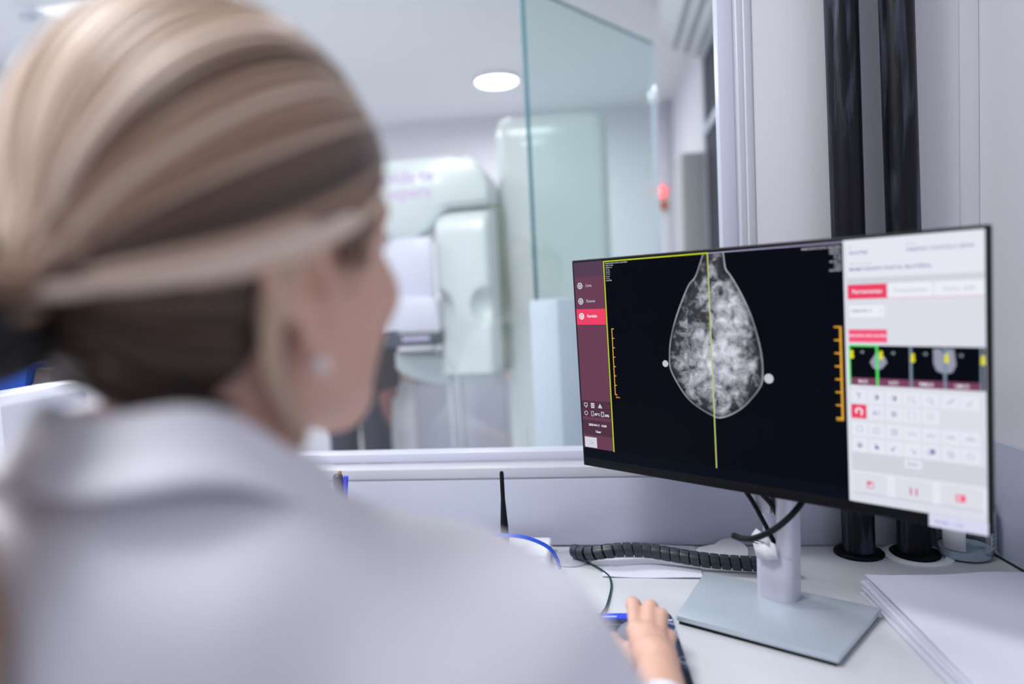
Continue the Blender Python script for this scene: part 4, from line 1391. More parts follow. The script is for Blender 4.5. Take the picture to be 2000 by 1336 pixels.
B().lathe([(0.0, 0.03), (0.012, 0.03), (0.012, 0.045), (0.028, 0.045), (0.028, 0.062), (0.0, 0.066)], (-0.004, 0, 0), 20, M=MES, cap=False).build('red_button', mat('stop_red', (170, 30, 40), 0.4), es)

# ================================================================== THE STANDING PERSON IN THE EXAM ROOM
def person_far():
    px, py = -1.238, 3.37
    t = thing('person', 'person in dark top and trousers standing by the machine beyond the window', 'person', (px, py, 0))
    s = Sculpt((px - 0.42, py - 0.30, -0.02), (px + 0.42, py + 0.30, 1.70), 0.011)
    s.ell((px, py, 1.53), (0.075, 0.092, 0.115), 0.02)
    s.cone((px, py + 0.02, 1.36), (px, py + 0.01, 1.46), 0.055, 0.05, 0.03)
    s.cone((px - 0.15, py, 1.33), (px + 0.15, py, 1.33), 0.055, 0.055, 0.05)
    s.ell((px, py, 1.15), (0.15, 0.10, 0.22), 0.06)
    s.ell((px, py, 0.93), (0.155, 0.105, 0.14), 0.06)
    for sd_ in (-1, 1):
        s.cone((px + sd_ * 0.10, py, 0.86), (px + sd_ * 0.090, py, 0.48), 0.085, 0.060, 0.03)
        s.cone((px + sd_ * 0.090, py, 0.48), (px + sd_ * 0.085, py + 0.01, 0.09), 0.056, 0.042, 0.02)
        s.ell((px + sd_ * 0.085, py + 0.055, 0.045), (0.043, 0.125, 0.045), 0.02)
        s.cone((px + sd_ * 0.160, py, 1.32), (px + sd_ * 0.168, py + 0.01, 1.05), 0.046, 0.038, 0.03)
        s.cone((px + sd_ * 0.168, py + 0.01, 1.05), (px + sd_ * 0.174, py + 0.01, 0.84), 0.034, 0.027, 0.02)
        hx, hy, hz = px + sd_ * 0.190, py + 0.02, 0.815
        s.ell((hx, hy, hz - 0.02), (0.020, 0.034, 0.042), 0.012)
        for q in range(4):
            s.cone((hx, hy - 0.022 + q * 0.015, hz - 0.045), (hx - sd_ * 0.012, hy - 0.024 + q * 0.015, hz - 0.11 + 0.006 * abs(q - 1.5)), 0.0085, 0.007, 0.004)
        s.cone((hx, hy - 0.025, hz - 0.01), (hx - sd_ * 0.005, hy - 0.05, hz - 0.06), 0.0095, 0.008, 0.006)
    s.cone((px, py + 0.085, 1.53), (px, py + 0.105, 1.515), 0.010, 0.013, 0.012)
    V, F = s.mesh('body')
    link_mesh('body', mesh_from('body', V, F), mat('skin_far', (140, 92, 88), 0.55), t, angle=180)
    # clothing: top and trousers as sculpted shells just outside the body
    s = Sculpt((px - 0.42, py - 0.30, 0.60), (px + 0.42, py + 0.30, 1.45), 0.011)
    s.cone((px - 0.15, py, 1.325), (px + 0.15, py, 1.325), 0.068, 0.068, 0.05)
    s.ell((px, py, 1.15), (0.165, 0.118, 0.23), 0.04)
    s.ell((px, py, 0.89), (0.198, 0.128, 0.29), 0.03)
    for sd_ in (-1, 1):
        s.cone((px + sd_ * 0.158, py, 1.32), (px + sd_ * 0.168, py + 0.01, 1.05), 0.054, 0.047, 0.03)
        s.cone((px + sd_ * 0.168, py + 0.01, 1.05), (px + sd_ * 0.174, py + 0.008, 0.790), 0.046, 0.040, 0.02)
    V, F = s.mesh('top')
    link_mesh('dark_top', mesh_from('top', V, F), mat('dark_top_cloth', (44, 34, 40), 0.85, noise=0.3, nscale=30), t, angle=180)
    s = Sculpt((px - 0.30, py - 0.25, 0.03), (px + 0.30, py + 0.25, 1.0), 0.011)
    s.ell((px, py, 0.92), (0.168, 0.118, 0.11), 0.04)
    for sd_ in (-1, 1):
        s.cone((px + sd_ * 0.080, py, 0.86), (px + sd_ * 0.084, py, 0.46), 0.090, 0.070, 0.010)
        s.cone((px + sd_ * 0.084, py, 0.46), (px + sd_ * 0.086, py + 0.005, 0.07), 0.070, 0.060, 0.01)
    V, F = s.mesh('trousers')
    link_mesh('trousers', mesh_from('trousers', V, F), mat('navy_trousers', (36, 40, 54), 0.8, noise=0.2, nscale=30), t, angle=180)
    s = Sculpt((px - 0.14, py - 0.16, 1.38), (px + 0.14, py + 0.14, 1.70), 0.009)
    s.ell((px, py - 0.018, 1.555), (0.088, 0.098, 0.112), 0.02)
    s.cone((px, py - 0.09, 1.50), (px, py - 0.10, 1.42), 0.03, 0.02, 0.02)
    V, F = s.mesh('hair')
    link_mesh('hair', mesh_from('hair', V, F), mat('dark_hair', (50, 36, 30), 0.5), t, angle=180)
person_far()

# ================================================================== THE SEATED WOMAN IN THE FOREGROUND
H0 = np.array([-0.222, 0.413, 1.206])
AZ, PIT, ROL = 0.50, 0.06, 0.0
_f = np.array([math.sin(AZ) * math.cos(PIT), math.cos(AZ) * math.cos(PIT), math.sin(PIT)])
_r = np.array([math.cos(AZ), -math.sin(AZ), 0.0])
_u = np.cross(_r, _f)
_r2 = _r * math.cos(ROL) + _u * math.sin(ROL)
RH = np.array([_r2, _f, np.cross(_r2, _f)])            # rows: right, face, up
def hp(x, y, z):
    return H0 + np.array([x, y, z]) @ RH

woman = thing('person', 'seated woman with tied-back blond hair in a white lab coat, seen from behind', 'person', (-0.23, 0.40, 0))
NECK = np.array([-0.236, 0.356, 1.047])
SR = np.array([-0.070, 0.404, 0.967])
SL = np.array([-0.400, 0.335, 0.978])
ELR = np.array([0.031, 0.466, 0.798])
WRR = np.array([0.036, 0.706, 0.796])
ELL_ = np.array([-0.46, 0.55, 0.808])
WRL = np.array([-0.28, 0.72, 0.799])

s = Sculpt((-0.50, 0.19, 0.80), (0.06, 0.60, 1.38), 0.0042)
def he(c, r, k=0.015, mode='add'):
    s.ell(hp(*c), r, k, RH.astype(np.float32), mode)
def hc(a, b, ra, rb, k=0.015, mode='add'):
    s.cone(hp(*a), hp(*b), ra, rb, k, mode)
he((0, -0.012, 0.042), (0.074, 0.094, 0.086))
he((0, 0.030, 0.000), (0.061, 0.064, 0.080), 0.03)
he((0, 0.030, -0.045), (0.050, 0.052, 0.044), 0.03)
for q in (-1, 1):
    hc((q * 0.055, 0.002, -0.042), (q * 0.016, 0.058, -0.083), 0.016, 0.014, 0.022)
    he((q * 0.044, 0.058, -0.014), (0.022, 0.022, 0.020), 0.02)
    hc((q * 0.040, 0.080, 0.040), (q * 0.012, 0.090, 0.040), 0.010, 0.010, 0.014)
hc((0, 0.061, -0.089), (0, 0.065, -0.084), 0.016, 0.016, 0.02)
hc((0, 0.092, 0.026), (0, 0.107, -0.016), 0.008, 0.0110, 0.012)
for q in (-1, 1):
    he((q * 0.012, 0.101, -0.020), (0.008, 0.010, 0.008), 0.008)
    he((q * 0.032, 0.098, 0.022), (0.016, 0.014, 0.011), 0.010, 'sub')
    he((q * 0.031, 0.078, 0.022), (0.0135, 0.0135, 0.0125), 0.004)
he((0, 0.080, -0.047), (0.021, 0.011, 0.0055), 0.006)
he((0, 0.076, -0.058), (0.019, 0.011, 0.0065), 0.006)
# neck and shoulders, upper torso
s.cone(hp(0, -0.028, -0.045), NECK + np.array([0, 0.01, 0]), 0.052, 0.056, 0.03)
s.cone(NECK - np.array([0, 0, 0.03]), SR, 0.050, 0.046, 0.02)
s.cone(NECK - np.array([0, 0, 0.03]), SL, 0.050, 0.046, 0.02)
s.ell((-0.235, 0.385, 0.90), (0.150, 0.095, 0.13), 0.05)
# ears: shell, rim, hollow and lobe
for q in (-1, 1):
    def ep(dx, dy, dz):
        return (q * (0.0745 + dx), -0.018 + dy, -0.002 + dz)
    EAR_A = [ep(0.010, -0.004 + 0.017 * math.cos(a) - 0.005 * math.sin(a), 0.029 * math.sin(a) + 0.004) for a in np.linspace(-0.5, 3.9, 12)]
    for a, b in zip(EAR_A, EAR_A[1:]):
        hc(a, b, 0.0045, 0.0045, 0.003)
    he(ep(0.004, 0.0, 0.0), (0.0065, 0.015, 0.026), 0.004)
    he(ep(0.012, 0.004, -0.002), (0.0075, 0.008, 0.012), 0.003, 'sub')
    he(ep(0.006, 0.004, -0.031), (0.006, 0.009, 0.010), 0.006)
V1, F1 = s.mesh('body')

def hand(points, wrist, elbow, thumb, sgn, lo, hi, shoulder, h=0.0028):
    s = Sculpt(lo, hi, h)
    s.cone(shoulder, elbow, 0.046, 0.038, 0.02)
    s.cone(elbow, wrist, 0.038, 0.0235, 0.02)
    mids = []
    for (m, p, d, t), r in zip(points, (0.0088, 0.0089, 0.0083, 0.0072)):
        m, p, d, t = map(np.array, (m, p, d, t))
        s.cone(wrist * 0.85 + m * 0.15, m, 0.0145, r * 1.12, 0.010)
        s.ell(m + np.array([0, 0, 0.001]), (r * 1.16, r * 1.2, r * 1.0), 0.006)
        s.cone(m, p, r * 1.02, r * 0.98, 0.004)
        s.cone(p, d, r * 0.98, r * 0.88, 0.002)
        s.cone(d, t, r * 0.88, r * 0.74, 0.002)
        s.cone(wrist * 0.55 + m * 0.45 + np.array([0, 0, 0.0075]), m + np.array([0, 0, 0.0035]), 0.0030, 0.0042, 0.006)
        s.ell(p + np.array([0, 0, 0.001]), (r * 1.06, r * 1.1, r * 1.0), 0.003)
        mids.append(m)
    for a, b in zip(mids, mids[1:]):
        s.cone(wrist * 0.5 + a * 0.5, wrist * 0.5 + b * 0.5, 0.0135, 0.0130, 0.012)
        s.cone(wrist * 0.2 + a * 0.8 - np.array([0, 0, 0.004]), wrist * 0.2 + b * 0.8 - np.array([0, 0, 0.004]), 0.0095, 0.009, 0.010)
    for a, b, ra, rb in zip(thumb, thumb[1:], (0.015, 0.0115, 0.0098), (0.0115, 0.0098, 0.0080)):
        s.cone(np.array(a), np.array(b), ra, rb, 0.006)
    return s.mesh('hand')
R_FING = [((0.0180, 0.8080, 0.8070), (0.0165, 0.8560, 0.8060), (0.0160, 0.8820, 0.7980), (0.0155, 0.9010, 0.7860)),
          ((0.0350, 0.7980, 0.8090), (0.0375, 0.8420, 0.8090), (0.0385, 0.8580, 0.7960), (0.0390, 0.8650, 0.7790)),
          ((0.0490, 0.7880, 0.8050), (0.0495, 0.8280, 0.8060), (0.0500, 0.8400, 0.7910), (0.0502, 0.8440, 0.7740)),
          ((0.0600, 0.7750, 0.7980), (0.0575, 0.8000, 0.7950), (0.0580, 0.8100, 0.7810), (0.0582, 0.8140, 0.7670))]
R_FING = [[(0.016 + (x - 0.017) * (0.76 if i == 0 else 0.93), y - (0.013 if i == 0 else 0.0), z - (0.003 if i == 0 else 0.0)) for i, (x, y, z) in enumerate(fg)] for fg in R_FING]
R_THUMB = [(0.032, 0.745, 0.789), (0.006, 0.790, 0.780), (-0.008, 0.828, 0.772), (-0.009, 0.850, 0.768)]
V2, F2 = hand(R_FING, WRR, ELR, R_THUMB, 1, (-0.14, 0.33, 0.735), (0.14, 0.93, 1.07), SR)
offl = WRL - WRR
def mirror(p):
    p = np.array(p) - WRR
    return np.array([-p[0], p[1], p[2]]) + WRL
L_FING = [[mirror(q) for q in fng] for fng in R_FING]
L_FING = [[q + np.array([0, 0, 0.004 - 0.02 * max(0, (q[2] - 0.765)) ]) - np.array([0, 0, 0.0]) for q in fng] for fng in L_FING]
V3, F3 = hand(L_FING, WRL, ELL_, [mirror(q) for q in R_THUMB], -1, (-0.56, 0.27, 0.735), (-0.18, 0.93, 1.07), SL, 0.0045)
V = np.concatenate([V1, V2, V3])
F = np.concatenate([F1, F2 + len(V1), F3 + len(V1) + len(V2)])
link_mesh('body', mesh_from('body', V, F), SKIN, woman, angle=180)

# eyes and brows
EYEW = mat('eye_white', (226, 222, 218), 0.2)
for q in (-1, 1):
    b = B()
    b.sphere(hp(q * 0.031, 0.0815, 0.022), 0.0118, 0)
    c_ = hp(q * 0.031, 0.0935, 0.022)
    b.sphere(c_, 0.0045, 1)
    b.build('eye', [EYEW, mat('iris', (70, 88, 96), 0.15)], woman)
    b = B()
    b.tube([hp(q * x, y, z) for x, y, z in ((0.012, 0.101, 0.044), (0.026, 0.096, 0.049), (0.040, 0.086, 0.048), (0.050, 0.074, 0.042))], [0.0022, 0.003, 0.0028, 0.0012], 8)
    b.build('eyebrow', mat('brow_hair', (112, 82, 60), 0.6), woman)
b = B()
b.sphere(hp(0.0835, -0.013, -0.0465), 0.0052)
b.build('earring', mat('pearl', (226, 214, 208), 0.2, coat=0.5), woman)

# trousers and shoes under the desk
s = Sculpt((-0.50, 0.22, 0.08), (0.08, 1.02, 0.80), 0.011)
s.ell((-0.235, 0.41, 0.56), (0.17, 0.13, 0.10), 0.03)
for q in (-1, 1):
    s.cone((-0.235 + q * 0.09, 0.43, 0.55), (-0.235 + q * 0.10, 0.82, 0.555), 0.085, 0.062, 0.03)
    s.cone((-0.235 + q * 0.10, 0.82, 0.555), (-0.235 + q * 0.10, 0.80, 0.10), 0.062, 0.048, 0.02)
V, F = s.mesh('trousers')
link_mesh('trousers', mesh_from('trousers', V, F), mat('white_trousers', (206, 206, 216), 0.85), woman, angle=180)
for q in (-1, 1):
    b = B()
    b.sphere((-0.235 + q * 0.10, 0.845, 0.042), (0.046, 0.125, 0.042), seg=20)
    b.build('shoe', mat('shoe_white', (220, 220, 226), 0.5), woman)

# lab coat: torso and sleeves as one sculpted garment
s = Sculpt((-0.62, 0.16, 0.44), (0.16, 0.80, 1.17), 0.0065)
s.cone(NECK + np.array([0.0, 0.006, 0.0]), NECK + np.array([0, 0.006, -0.02]), 0.066, 0.075, 0.02)
s.cone(NECK + np.array([0.0, 0, -0.040]), SR + np.array([-0.030, 0, 0.022]), 0.060, 0.062, 0.030)
s.cone(SR + np.array([-0.030, 0, 0.022]), SR + np.array([0.0, 0.004, 0.004]), 0.062, 0.062, 0.030)
s.cone(NECK + np.array([-0.02, -0.01, -0.022]), SL + np.array([0.004, -0.01, 0.030]), 0.064, 0.066, 0.035)
s.ell((-0.237, 0.375, 0.90), (0.182, 0.128, 0.175), 0.06)
s.cone((-0.315, 0.318, 1.058), (-0.180, 0.333, 1.046), 0.050, 0.050, 0.05)
s.cone((-0.237, 0.385, 0.80), (-0.237, 0.40, 0.635), 0.150, 0.168, 0.08)
for S_, E_, W_ in ((SR, ELR, WRR), (SL, ELL_, WRL)):
    s.cone(S_, E_, 0.061, 0.054, 0.04)
    wend = E_ + (W_ - E_) * 0.48
    s.cone(E_, wend, 0.052, 0.040, 0.03)
# soft folds pulled from the shoulder blade to the sleeve and along the arm
def fold(a, b, r, k, mode='sub'):
    s.cone(a, b, r, r, k, mode)
V, F = s.mesh('coat')
V = relax(V, F, 2)
nrm = np.sin(V[:, 0] * 31 + V[:, 2] * 24 + 1.2 * np.sin(V[:, 2] * 19)) * 0.0042 + np.sin(V[:, 0] * 13 - V[:, 2] * 37 + 2.0 * np.sin(V[:, 1] * 23)) * 0.0032
cen = np.array([-0.237, 0.40, 0.9])
D = V - cen
D /= np.linalg.norm(D, axis=1)[:, None]
V = V + D * nrm[:, None]
link_mesh('lab_coat', mesh_from('coat', V, F), COAT, woman, angle=180)
# collar: stands round the nape, folds over and flares out
b = B()
rows_ = []
NC = 40
AXC = NECK + np.array([0.008, 0.012, 0.0])
for (r_, z_, ex) in ((0.066, 0.020, 1.0), (0.0675, 0.070, 1.0), (0.0690, 0.097, 1.0), (0.0715, 0.1015, 1.0), (0.0750, 0.098, 1.0), (0.082, 0.085, 1.0), (0.087, 0.079, 1.02), (0.0925, 0.0725, 1.03), (0.094, 0.0695, 1.03), (0.092, 0.0675, 1.03), (0.087, 0.073, 1.02), (0.081, 0.078, 1.0)):
    row = []
    for i in range(NC + 1):
        a = math.radians(125) + math.radians(290) * i / NC          # open at the throat
        back = 0.5 - 0.5 * math.cos(a - PI / 2)                     # 1 at the nape
        zz_ = z_ - (0.078 if math.cos(a) > 0 else 0.020) * (1 - back) * abs(math.cos(a)) ** 0.3 + 0.003 * math.sin(a * 5)
        rr_ = r_ * (1 + 0.05 * math.sin(3 * a) * (r_ - 0.06) / 0.05)
        rr_ *= 0.95 + (0.22 * max(0, -math.cos(a)) ** 2) - (0.08 * max(0, math.cos(a)) ** 2)
        row.append((AXC[0] + rr_ * ex * 1.0 * math.cos(a), AXC[1] + rr_ * ex * math.sin(a), AXC[2] + zz_))
    rows_.append(row)
b.grid(rows_)
bmesh.ops.recalc_face_normals(b.bm, faces=b.bm.faces)
o = b.build('collar', COAT, woman, angle=180)
md = o.modifiers.new('s', 'SOLIDIFY')
md.thickness = 0.002
# shirt cuff peeping out at the right wrist
b = B()
ax = (WRR - ELR) / np.linalg.norm(WRR - ELR)
p0, p1 = ELR + (WRR - ELR) * 0.40, ELR + (WRR - ELR) * 0.78
b.tube([p0, p0 + (p1 - p0) * 0.4, p1, p1 + ax * 0.002], [0.036, 0.034, 0.0305, 0.027], 24)
cuffm = mat('shirt_cuff_cloth', (206, 206, 220), 0.8)
nt = cuffm.node_tree
tcx = nt.nodes.new('ShaderNodeTexCoord')
vz = nt.nodes.new('ShaderNodeTexVoronoi')
vz.inputs['Scale'].default_value = 190
cr = nt.nodes.new('ShaderNodeValToRGB')
cr.color_ramp.elements[0].position = 0.28
cr.color_ramp.elements[0].color = (*lin((110, 108, 140)), 1)
cr.color_ramp.elements[1].position = 0.42
cr.color_ramp.elements[1].color = (*lin((224, 224, 234)), 1)
nt.links.new(tcx.outputs['Object'], vz.inputs['Vector'])
nt.links.new(vz.outputs['Distance'], cr.inputs[0])
nt.links.new(cr.outputs[0], nt.nodes['Principled BSDF'].inputs['Base Color'])
b.build('shirt_cuff', cuffm, woman)

# ---- hair: strands sweep from the hairline back to a low tie at the nape
TIE = np.array([0.018, -0.131, 0.004])
CEN = np.array([0.0, -0.005, 0.034])
RAD = np.array([0.088, 0.116, 0.128])
# hairline control points, local head coordinates, from right nape over the forehead to left nape
HL = [(0.050, -0.062, -0.060), (0.070, -0.040, -0.034), (0.079, -0.028, 0.004), (0.080, -0.010, 0.030), (0.076, 0.018, 0.036), (0.071, 0.044, 0.042), (0.062, 0.066, 0.064), (0.042, 0.080, 0.090),
      (0.012, 0.085, 0.104), (-0.022, 0.084, 0.100), (-0.048, 0.074, 0.080), (-0.066, 0.054, 0.050), (-0.074, 0.026, 0.036), (-0.080, -0.008, 0.030), (-0.079, -0.028, 0.004), (-0.070, -0.040, -0.034), (-0.050, -0.062, -0.060)]
HLP = np.array([tuple(p) for p in smoothpath(HL, 12)])
def env(d):
    """radius of the hair volume along a unit direction from CEN"""
    return 1 / math.sqrt((d[0] / RAD[0]) ** 2 + (d[1] / RAD[1]) ** 2 + (d[2] / RAD[2]) ** 2)
def strand(start, t, lift=0.0, tie=TIE):
    a = start - CEN
    b_ = tie - CEN
    la, lb = np.linalg.norm(a), np.linalg.norm(b_)
    a, b_ = a / la, b_ / lb
    om = math.acos(max(-1, min(1, float(a @ b_))))
    d = (math.sin((1 - t) * om) * a + math.sin(t * om) * b_) / max(math.sin(om), 1e-5)
    # strands combed back from the right temple sag over the ear before reaching the tie
    side = max(0.0, a[0] + 0.10) * max(0.0, a[1] + 0.1) * (1.15 if a[0] > 0 else 0.0)
    d = d - np.array([0, 0, 0.62]) * math.sin(PI * t ** 0.85) * side * min(1.0, max(0.0, a[2] + 0.02) / 0.42)
    d /= np.linalg.norm(d)
    r = env(d) * (1 + lift * math.sin(PI * min(1, t * 1.05)))
    blend = min(1, t / 0.12)
    r0 = la * (1 - blend) + r * blend
    e = max(0, (t - 0.86) / 0.14)
    r1 = r0 * (1 - e) + lb * e
    return CEN + d * r1
def noise1(x, seed):
    g = np.random.default_rng(seed).normal(size=400)
    i = np.floor(x).astype(int)
    f_ = x - i
    f_ = f_ * f_ * (3 - 2 * f_)
    return g[i % 400] * (1 - f_) + g[(i + 1) % 400] * f_
NS, NT = 640, 44
sv = np.linspace(0, 1, NS)
BANDS = [(0.0, -1.5), (0.10, -1.5), (0.14, -0.9), (0.18, 0.2), (0.22, 1.0), (0.28, 1.5), (0.33, 1.5), (0.37, 0.6), (0.395, -0.6), (0.415, -1.1), (0.435, -0.9), (0.445, -0.2), (0.452, 0.0), (0.46, -0.6), (0.468, 0.5), (0.474, 0.9), (0.480, -0.4), (0.488, -0.7), (0.496, 0.5), (0.505, 1.2), (0.515, 0.2), (0.525, 0.9), (0.54, 1.3), (0.552, 0.2), (0.565, 1.0), (0.58, 0.2), (0.60, 0.8), (0.65, 0.5), (0.80, 0.0), (0.90, -0.5), (1.0, -1.0)]  # tones along the hairline; low ends put nape shade into naturally darker hair
def band(s_):
    return np.interp(s_, [a for a, _ in BANDS], [b_ for _, b_ in BANDS])
streak = 0.85 * band(sv) + 0.26 * noise1(sv * 80, 1) + 0.26 * noise1(sv * 170, 2) + 0.18 * noise1(sv * 260, 3)
ridge = 0.0022 * noise1(sv * 55, 4) + 0.0012 * noise1(sv * 130, 5)
bm = bmesh.new()
cl = bm.verts.layers.float_color.new('strand')
grid_ = []
for i in range(NS):
    p0 = HLP[min(len(HLP) - 1, int(sv[i] * (len(HLP) - 1)))] * (1 - (sv[i] * (len(HLP) - 1)) % 1) + HLP[min(len(HLP) - 1, int(sv[i] * (len(HLP) - 1)) + 1)] * ((sv[i] * (len(HLP) - 1)) % 1)
    row = []
    for j in range(NT + 1):
        t = j / NT
        q = strand(p0, t, 0.03)
        d = (q - CEN)
        d /= np.linalg.norm(d)
        q = q + d * ridge[i] * math.sin(PI * min(1, t * 0.95 + 0.04))
        v = bm.verts.new(hp(*q))
        v[cl] = (0.42 + 0.30 * streak[i], t, sv[i], 1)
        row.append(v)
    grid_.append(row)
for i in range(NS - 1):
    for j in range(NT):
        bm.faces.new((grid_[i][j], grid_[i][j + 1], grid_[i + 1][j + 1], grid_[i + 1][j]))
bmesh.ops.recalc_face_normals(bm, faces=bm.faces)
me = bpy.data.meshes.new('hair')
bm.to_mesh(me)
bm.free()
HAIR = bpy.data.materials.new('blond_hair')
HAIR.use_nodes = True
nt = HAIR.node_tree
hb = nt.nodes['Principled BSDF']
hb.inputs['Roughness'].default_value = 0.42
hb.inputs['Specular IOR Level'].default_value = 0.45
hb.inputs['Sheen Weight'].default_value = 0.15
at = nt.nodes.new('ShaderNodeAttribute')
at.attribute_name = 'strand'
sp = nt.nodes.new('ShaderNodeSeparateColor')
cr = nt.nodes.new('ShaderNodeValToRGB')
hc_ = [(0.0, (40, 26, 18)), (0.22, (88, 64, 48)), (0.42, (146, 116, 93)), (0.62, (184, 157, 133)), (0.82, (216, 196, 178)), (1.0, (236, 223, 210))]
cr.color_ramp.elements[0].color = (*lin(hc_[0][1]), 1)
cr.color_ramp.elements[1].position = 1.0
cr.color_ramp.elements[1].color = (*lin(hc_[-1][1]), 1)
for p_, c_ in hc_[1:-1]:
    e = cr.color_ramp.elements.new(p_)
    e.color = (*lin(c_), 1)
nt.links.new(at.outputs['Color'], sp.inputs[0])
nt.links.new(sp.outputs[0], cr.inputs[0])
nt.links.new(cr.outputs[0], hb.inputs['Base Color'])
hair = link_mesh('hair', me, HAIR, woman, angle=180)
md = hair.modifiers.new('s', 'SOLIDIFY')
md.thickness = 0.003
md.offset = -1

def locks(name, specs, parent, seg_=26):
    """flattened tapering locks; each spec: list of head-local points, width, tone"""
    bm = bmesh.new()
    cl = bm.verts.layers.float_color.new('strand')
    for pts, wd, tone in specs:
        pts = [Vector(hp(*p)) for p in pts]
        m = len(pts)
        cw = Vector(hp(*CEN))
        rings = []
        for i, p in enumerate(pts):
            t = (pts[min(i + 1, m - 1)] - pts[max(i - 1, 0)]).normalized()
            n_ = (p - cw)
            n_ = (n_ - t * n_.dot(t)).normalized()
            x = t.cross(n_)
            f_ = i / (m - 1)
            w_ = wd * (0.30 + 0.70 * math.sin(PI * min(1, 0.10 + f_ * 0.80)) ** 0.7)
            rings.append([bm.verts.new(p + x * math.cos(2 * PI * k / 8) * w_ + n_ * math.sin(2 * PI * k / 8) * w_ * 0.34) for k in range(8)])
            for k, v in enumerate(rings[-1]):
                v[cl] = (tone + 0.07 * math.sin(k * 2.3 + tone * 40), f_, 0, 1)
        for a, b_ in zip(rings, rings[1:]):
            for k in range(8):
                bm.faces.new((a[k], a[(k + 1) % 8], b_[(k + 1) % 8], b_[k]))
        bm.faces.new(rings[0])
        bm.faces.new(rings[-1])
    bmesh.ops.recalc_face_normals(bm, faces=bm.faces)
    me = bpy.data.meshes.new(name)
    bm.to_mesh(me)
    bm.free()
    o = link_mesh(name, me, HAIR, parent, angle=180)
    o['kind'] = 'stuff'
    return o
sp_ = []
for i in range(260):
    f_ = (i + rng.uniform(0, 1)) / 260
    if i % 2:
        f_ = 0.40 + 0.22 * f_
    p0 = HLP[int(f_ * (len(HLP) - 1))]
    t0 = rng.uniform(0.0, 0.30) if rng.random() < 0.6 else 0.0
    lift = rng.uniform(0.028, 0.055)
    tone = 0.43 + 0.30 * float(0.85 * band(f_) + 0.26 * noise1(np.array([f_ * 170]), 2)[0]) + rng.normal() * 0.09
    sp_.append(([strand(p0, t0 + (1 - t0) * j / 22, lift) for j in range(23)], rng.uniform(0.0018, 0.0042), min(0.98, max(0.02, tone))))
locks('hair_locks', sp_, hair)
# loose locks: over the temple, in front of the ear, and the blond one curving down behind the ear
loose = []
def lk(pts, wd, tone, n=10):
    loose.append(([np.array(p) for p in smoothpath(pts, n)], wd, tone))
for q in range(6):
    o_ = q * 0.0028
    lk([(0.070, 0.048 + o_, 0.052 - o_), (0.081, 0.022, 0.047 - o_ * 0.6), (0.0875, -0.010, 0.034 - o_ * 0.8), (0.087, -0.034, 0.008 - o_), (0.080, -0.040, -0.022 - o_), (0.070, -0.030, -0.052 - o_), (0.064, -0.016, -0.078 - o_)], 0.0055, 0.50 + 0.06 * (q % 3))
lk([(0.066, 0.060, 0.052), (0.073, 0.050, 0.030), (0.076, 0.034, 0.010), (0.0765, 0.020, -0.012)], 0.0026, 0.42)
for q in range(5):
    lk([(0.060 + 0.001 * q, 0.066 - 0.006 * q, 0.056), (0.069 + 0.0008 * q, 0.054 - 0.006 * q, 0.036), (0.0735 + 0.0006 * q, 0.042 - 0.005 * q, 0.018 + 0.002 * q), (0.0745 + 0.0005 * q, 0.034 - 0.004 * q, 0.002 + 0.004 * (q % 2))], 0.0034, 0.22 + 0.06 * (q % 3))
for q in range(7):
    o_ = q * 0.006
    lk([(0.060 - o_ * 0.5, -0.050 - o_ * 0.5, -0.062 - o_ * 0.2), (0.045 - o_ * 0.6, -0.083 - o_ * 0.4, -0.050), (0.022 - o_ * 0.3, -0.112, -0.028), (-0.004, -0.134, -0.006)], 0.0055, 0.05 + 0.03 * (q % 3))  # dark nape locks; the shade under the hair is put into their tone
locks('loose_locks', loose, hair)
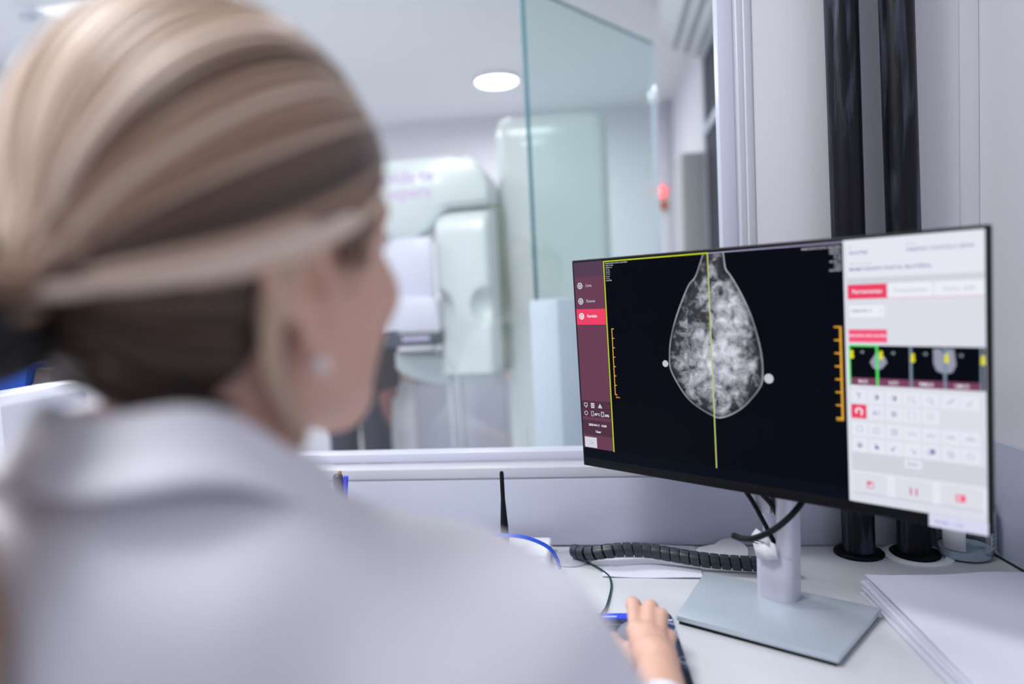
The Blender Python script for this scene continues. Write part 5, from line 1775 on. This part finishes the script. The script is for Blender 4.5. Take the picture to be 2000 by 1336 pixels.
# hair tie and ponytail hanging over the left of the back
b = B()
tv = Vector(hp(*TIE))
td = (Vector(hp(-0.012, -0.165, -0.012)) - tv).normalized()
for q in range(3):
    c0 = tv + td * (0.006 + q * 0.008)
    xx = td.orthogonal().normalized()
    yy = td.cross(xx)
    ringp = [c0 + (xx * math.cos(2 * PI * i / 24) + yy * math.sin(2 * PI * i / 24)) * 0.026 for i in range(25)]
    b.tube(ringp, 0.0125, 10)
b.build('hair_tie', mat('hair_tie_black', (10, 9, 12), 0.7), woman)
pt = []
for q in range(60):
    a, rr_ = rng.uniform(0, 2 * PI), 0.020 * math.sqrt(rng.random())
    ox, oz = rr_ * math.cos(a), rr_ * math.sin(a)
    sw = rng.uniform(-0.010, 0.010)
    pts = smoothpath([tuple(TIE + np.array([ox * 0.7, 0.01, oz * 0.7])), (TIE[0] + 0.004 + ox, TIE[1] - 0.030, TIE[2] - 0.004 + oz),
                      (TIE[0] + 0.006 + ox * 1.3, TIE[1] - 0.040 + oz * 0.6, TIE[2] - 0.050 + oz), (TIE[0] + 0.004 + ox * 1.2 + sw, TIE[1] - 0.040 + oz * 0.8, TIE[2] - 0.130),
                      (TIE[0] + 0.0 + ox + sw, TIE[1] - 0.040 + oz * 0.8, TIE[2] - 0.215 - 0.03 * rng.random())], 6)
    pt.append(([np.array(p) for p in pts], rng.uniform(0.004, 0.0065), float(np.clip(0.45 + rng.normal() * 0.16, 0.05, 0.95))))
locks('ponytail', pt, hair)

# stool under the seated woman
st = thing('stool', 'round white work stool under the seated woman', 'stool', (-0.235, 0.40, 0))
B().lathe([(0.0, 0.40), (0.17, 0.40), (0.19, 0.415), (0.19, 0.44), (0.175, 0.455), (0.0, 0.455)], (-0.235, 0.40, 0), 36, cap=False).build('seat', mat('stool_vinyl', (210, 212, 220), 0.5), st)
B().lathe([(0.0, 0.03), (0.026, 0.03), (0.026, 0.40), (0.0, 0.40)], (-0.235, 0.40, 0), 20, cap=False).build('gas_post', ALU, st)
for i in range(5):
    a = 2 * PI * i / 5
    B().tube([(-0.235, 0.40, 0.06), (-0.235 + 0.24 * math.cos(a), 0.40 + 0.24 * math.sin(a), 0.035)], [0.018, 0.012], 10).build('leg', ALU, st)
    B().sphere((-0.235 + 0.24 * math.cos(a), 0.40 + 0.24 * math.sin(a), 0.022), 0.022, seg=14).build('castor', BLACKP, st)
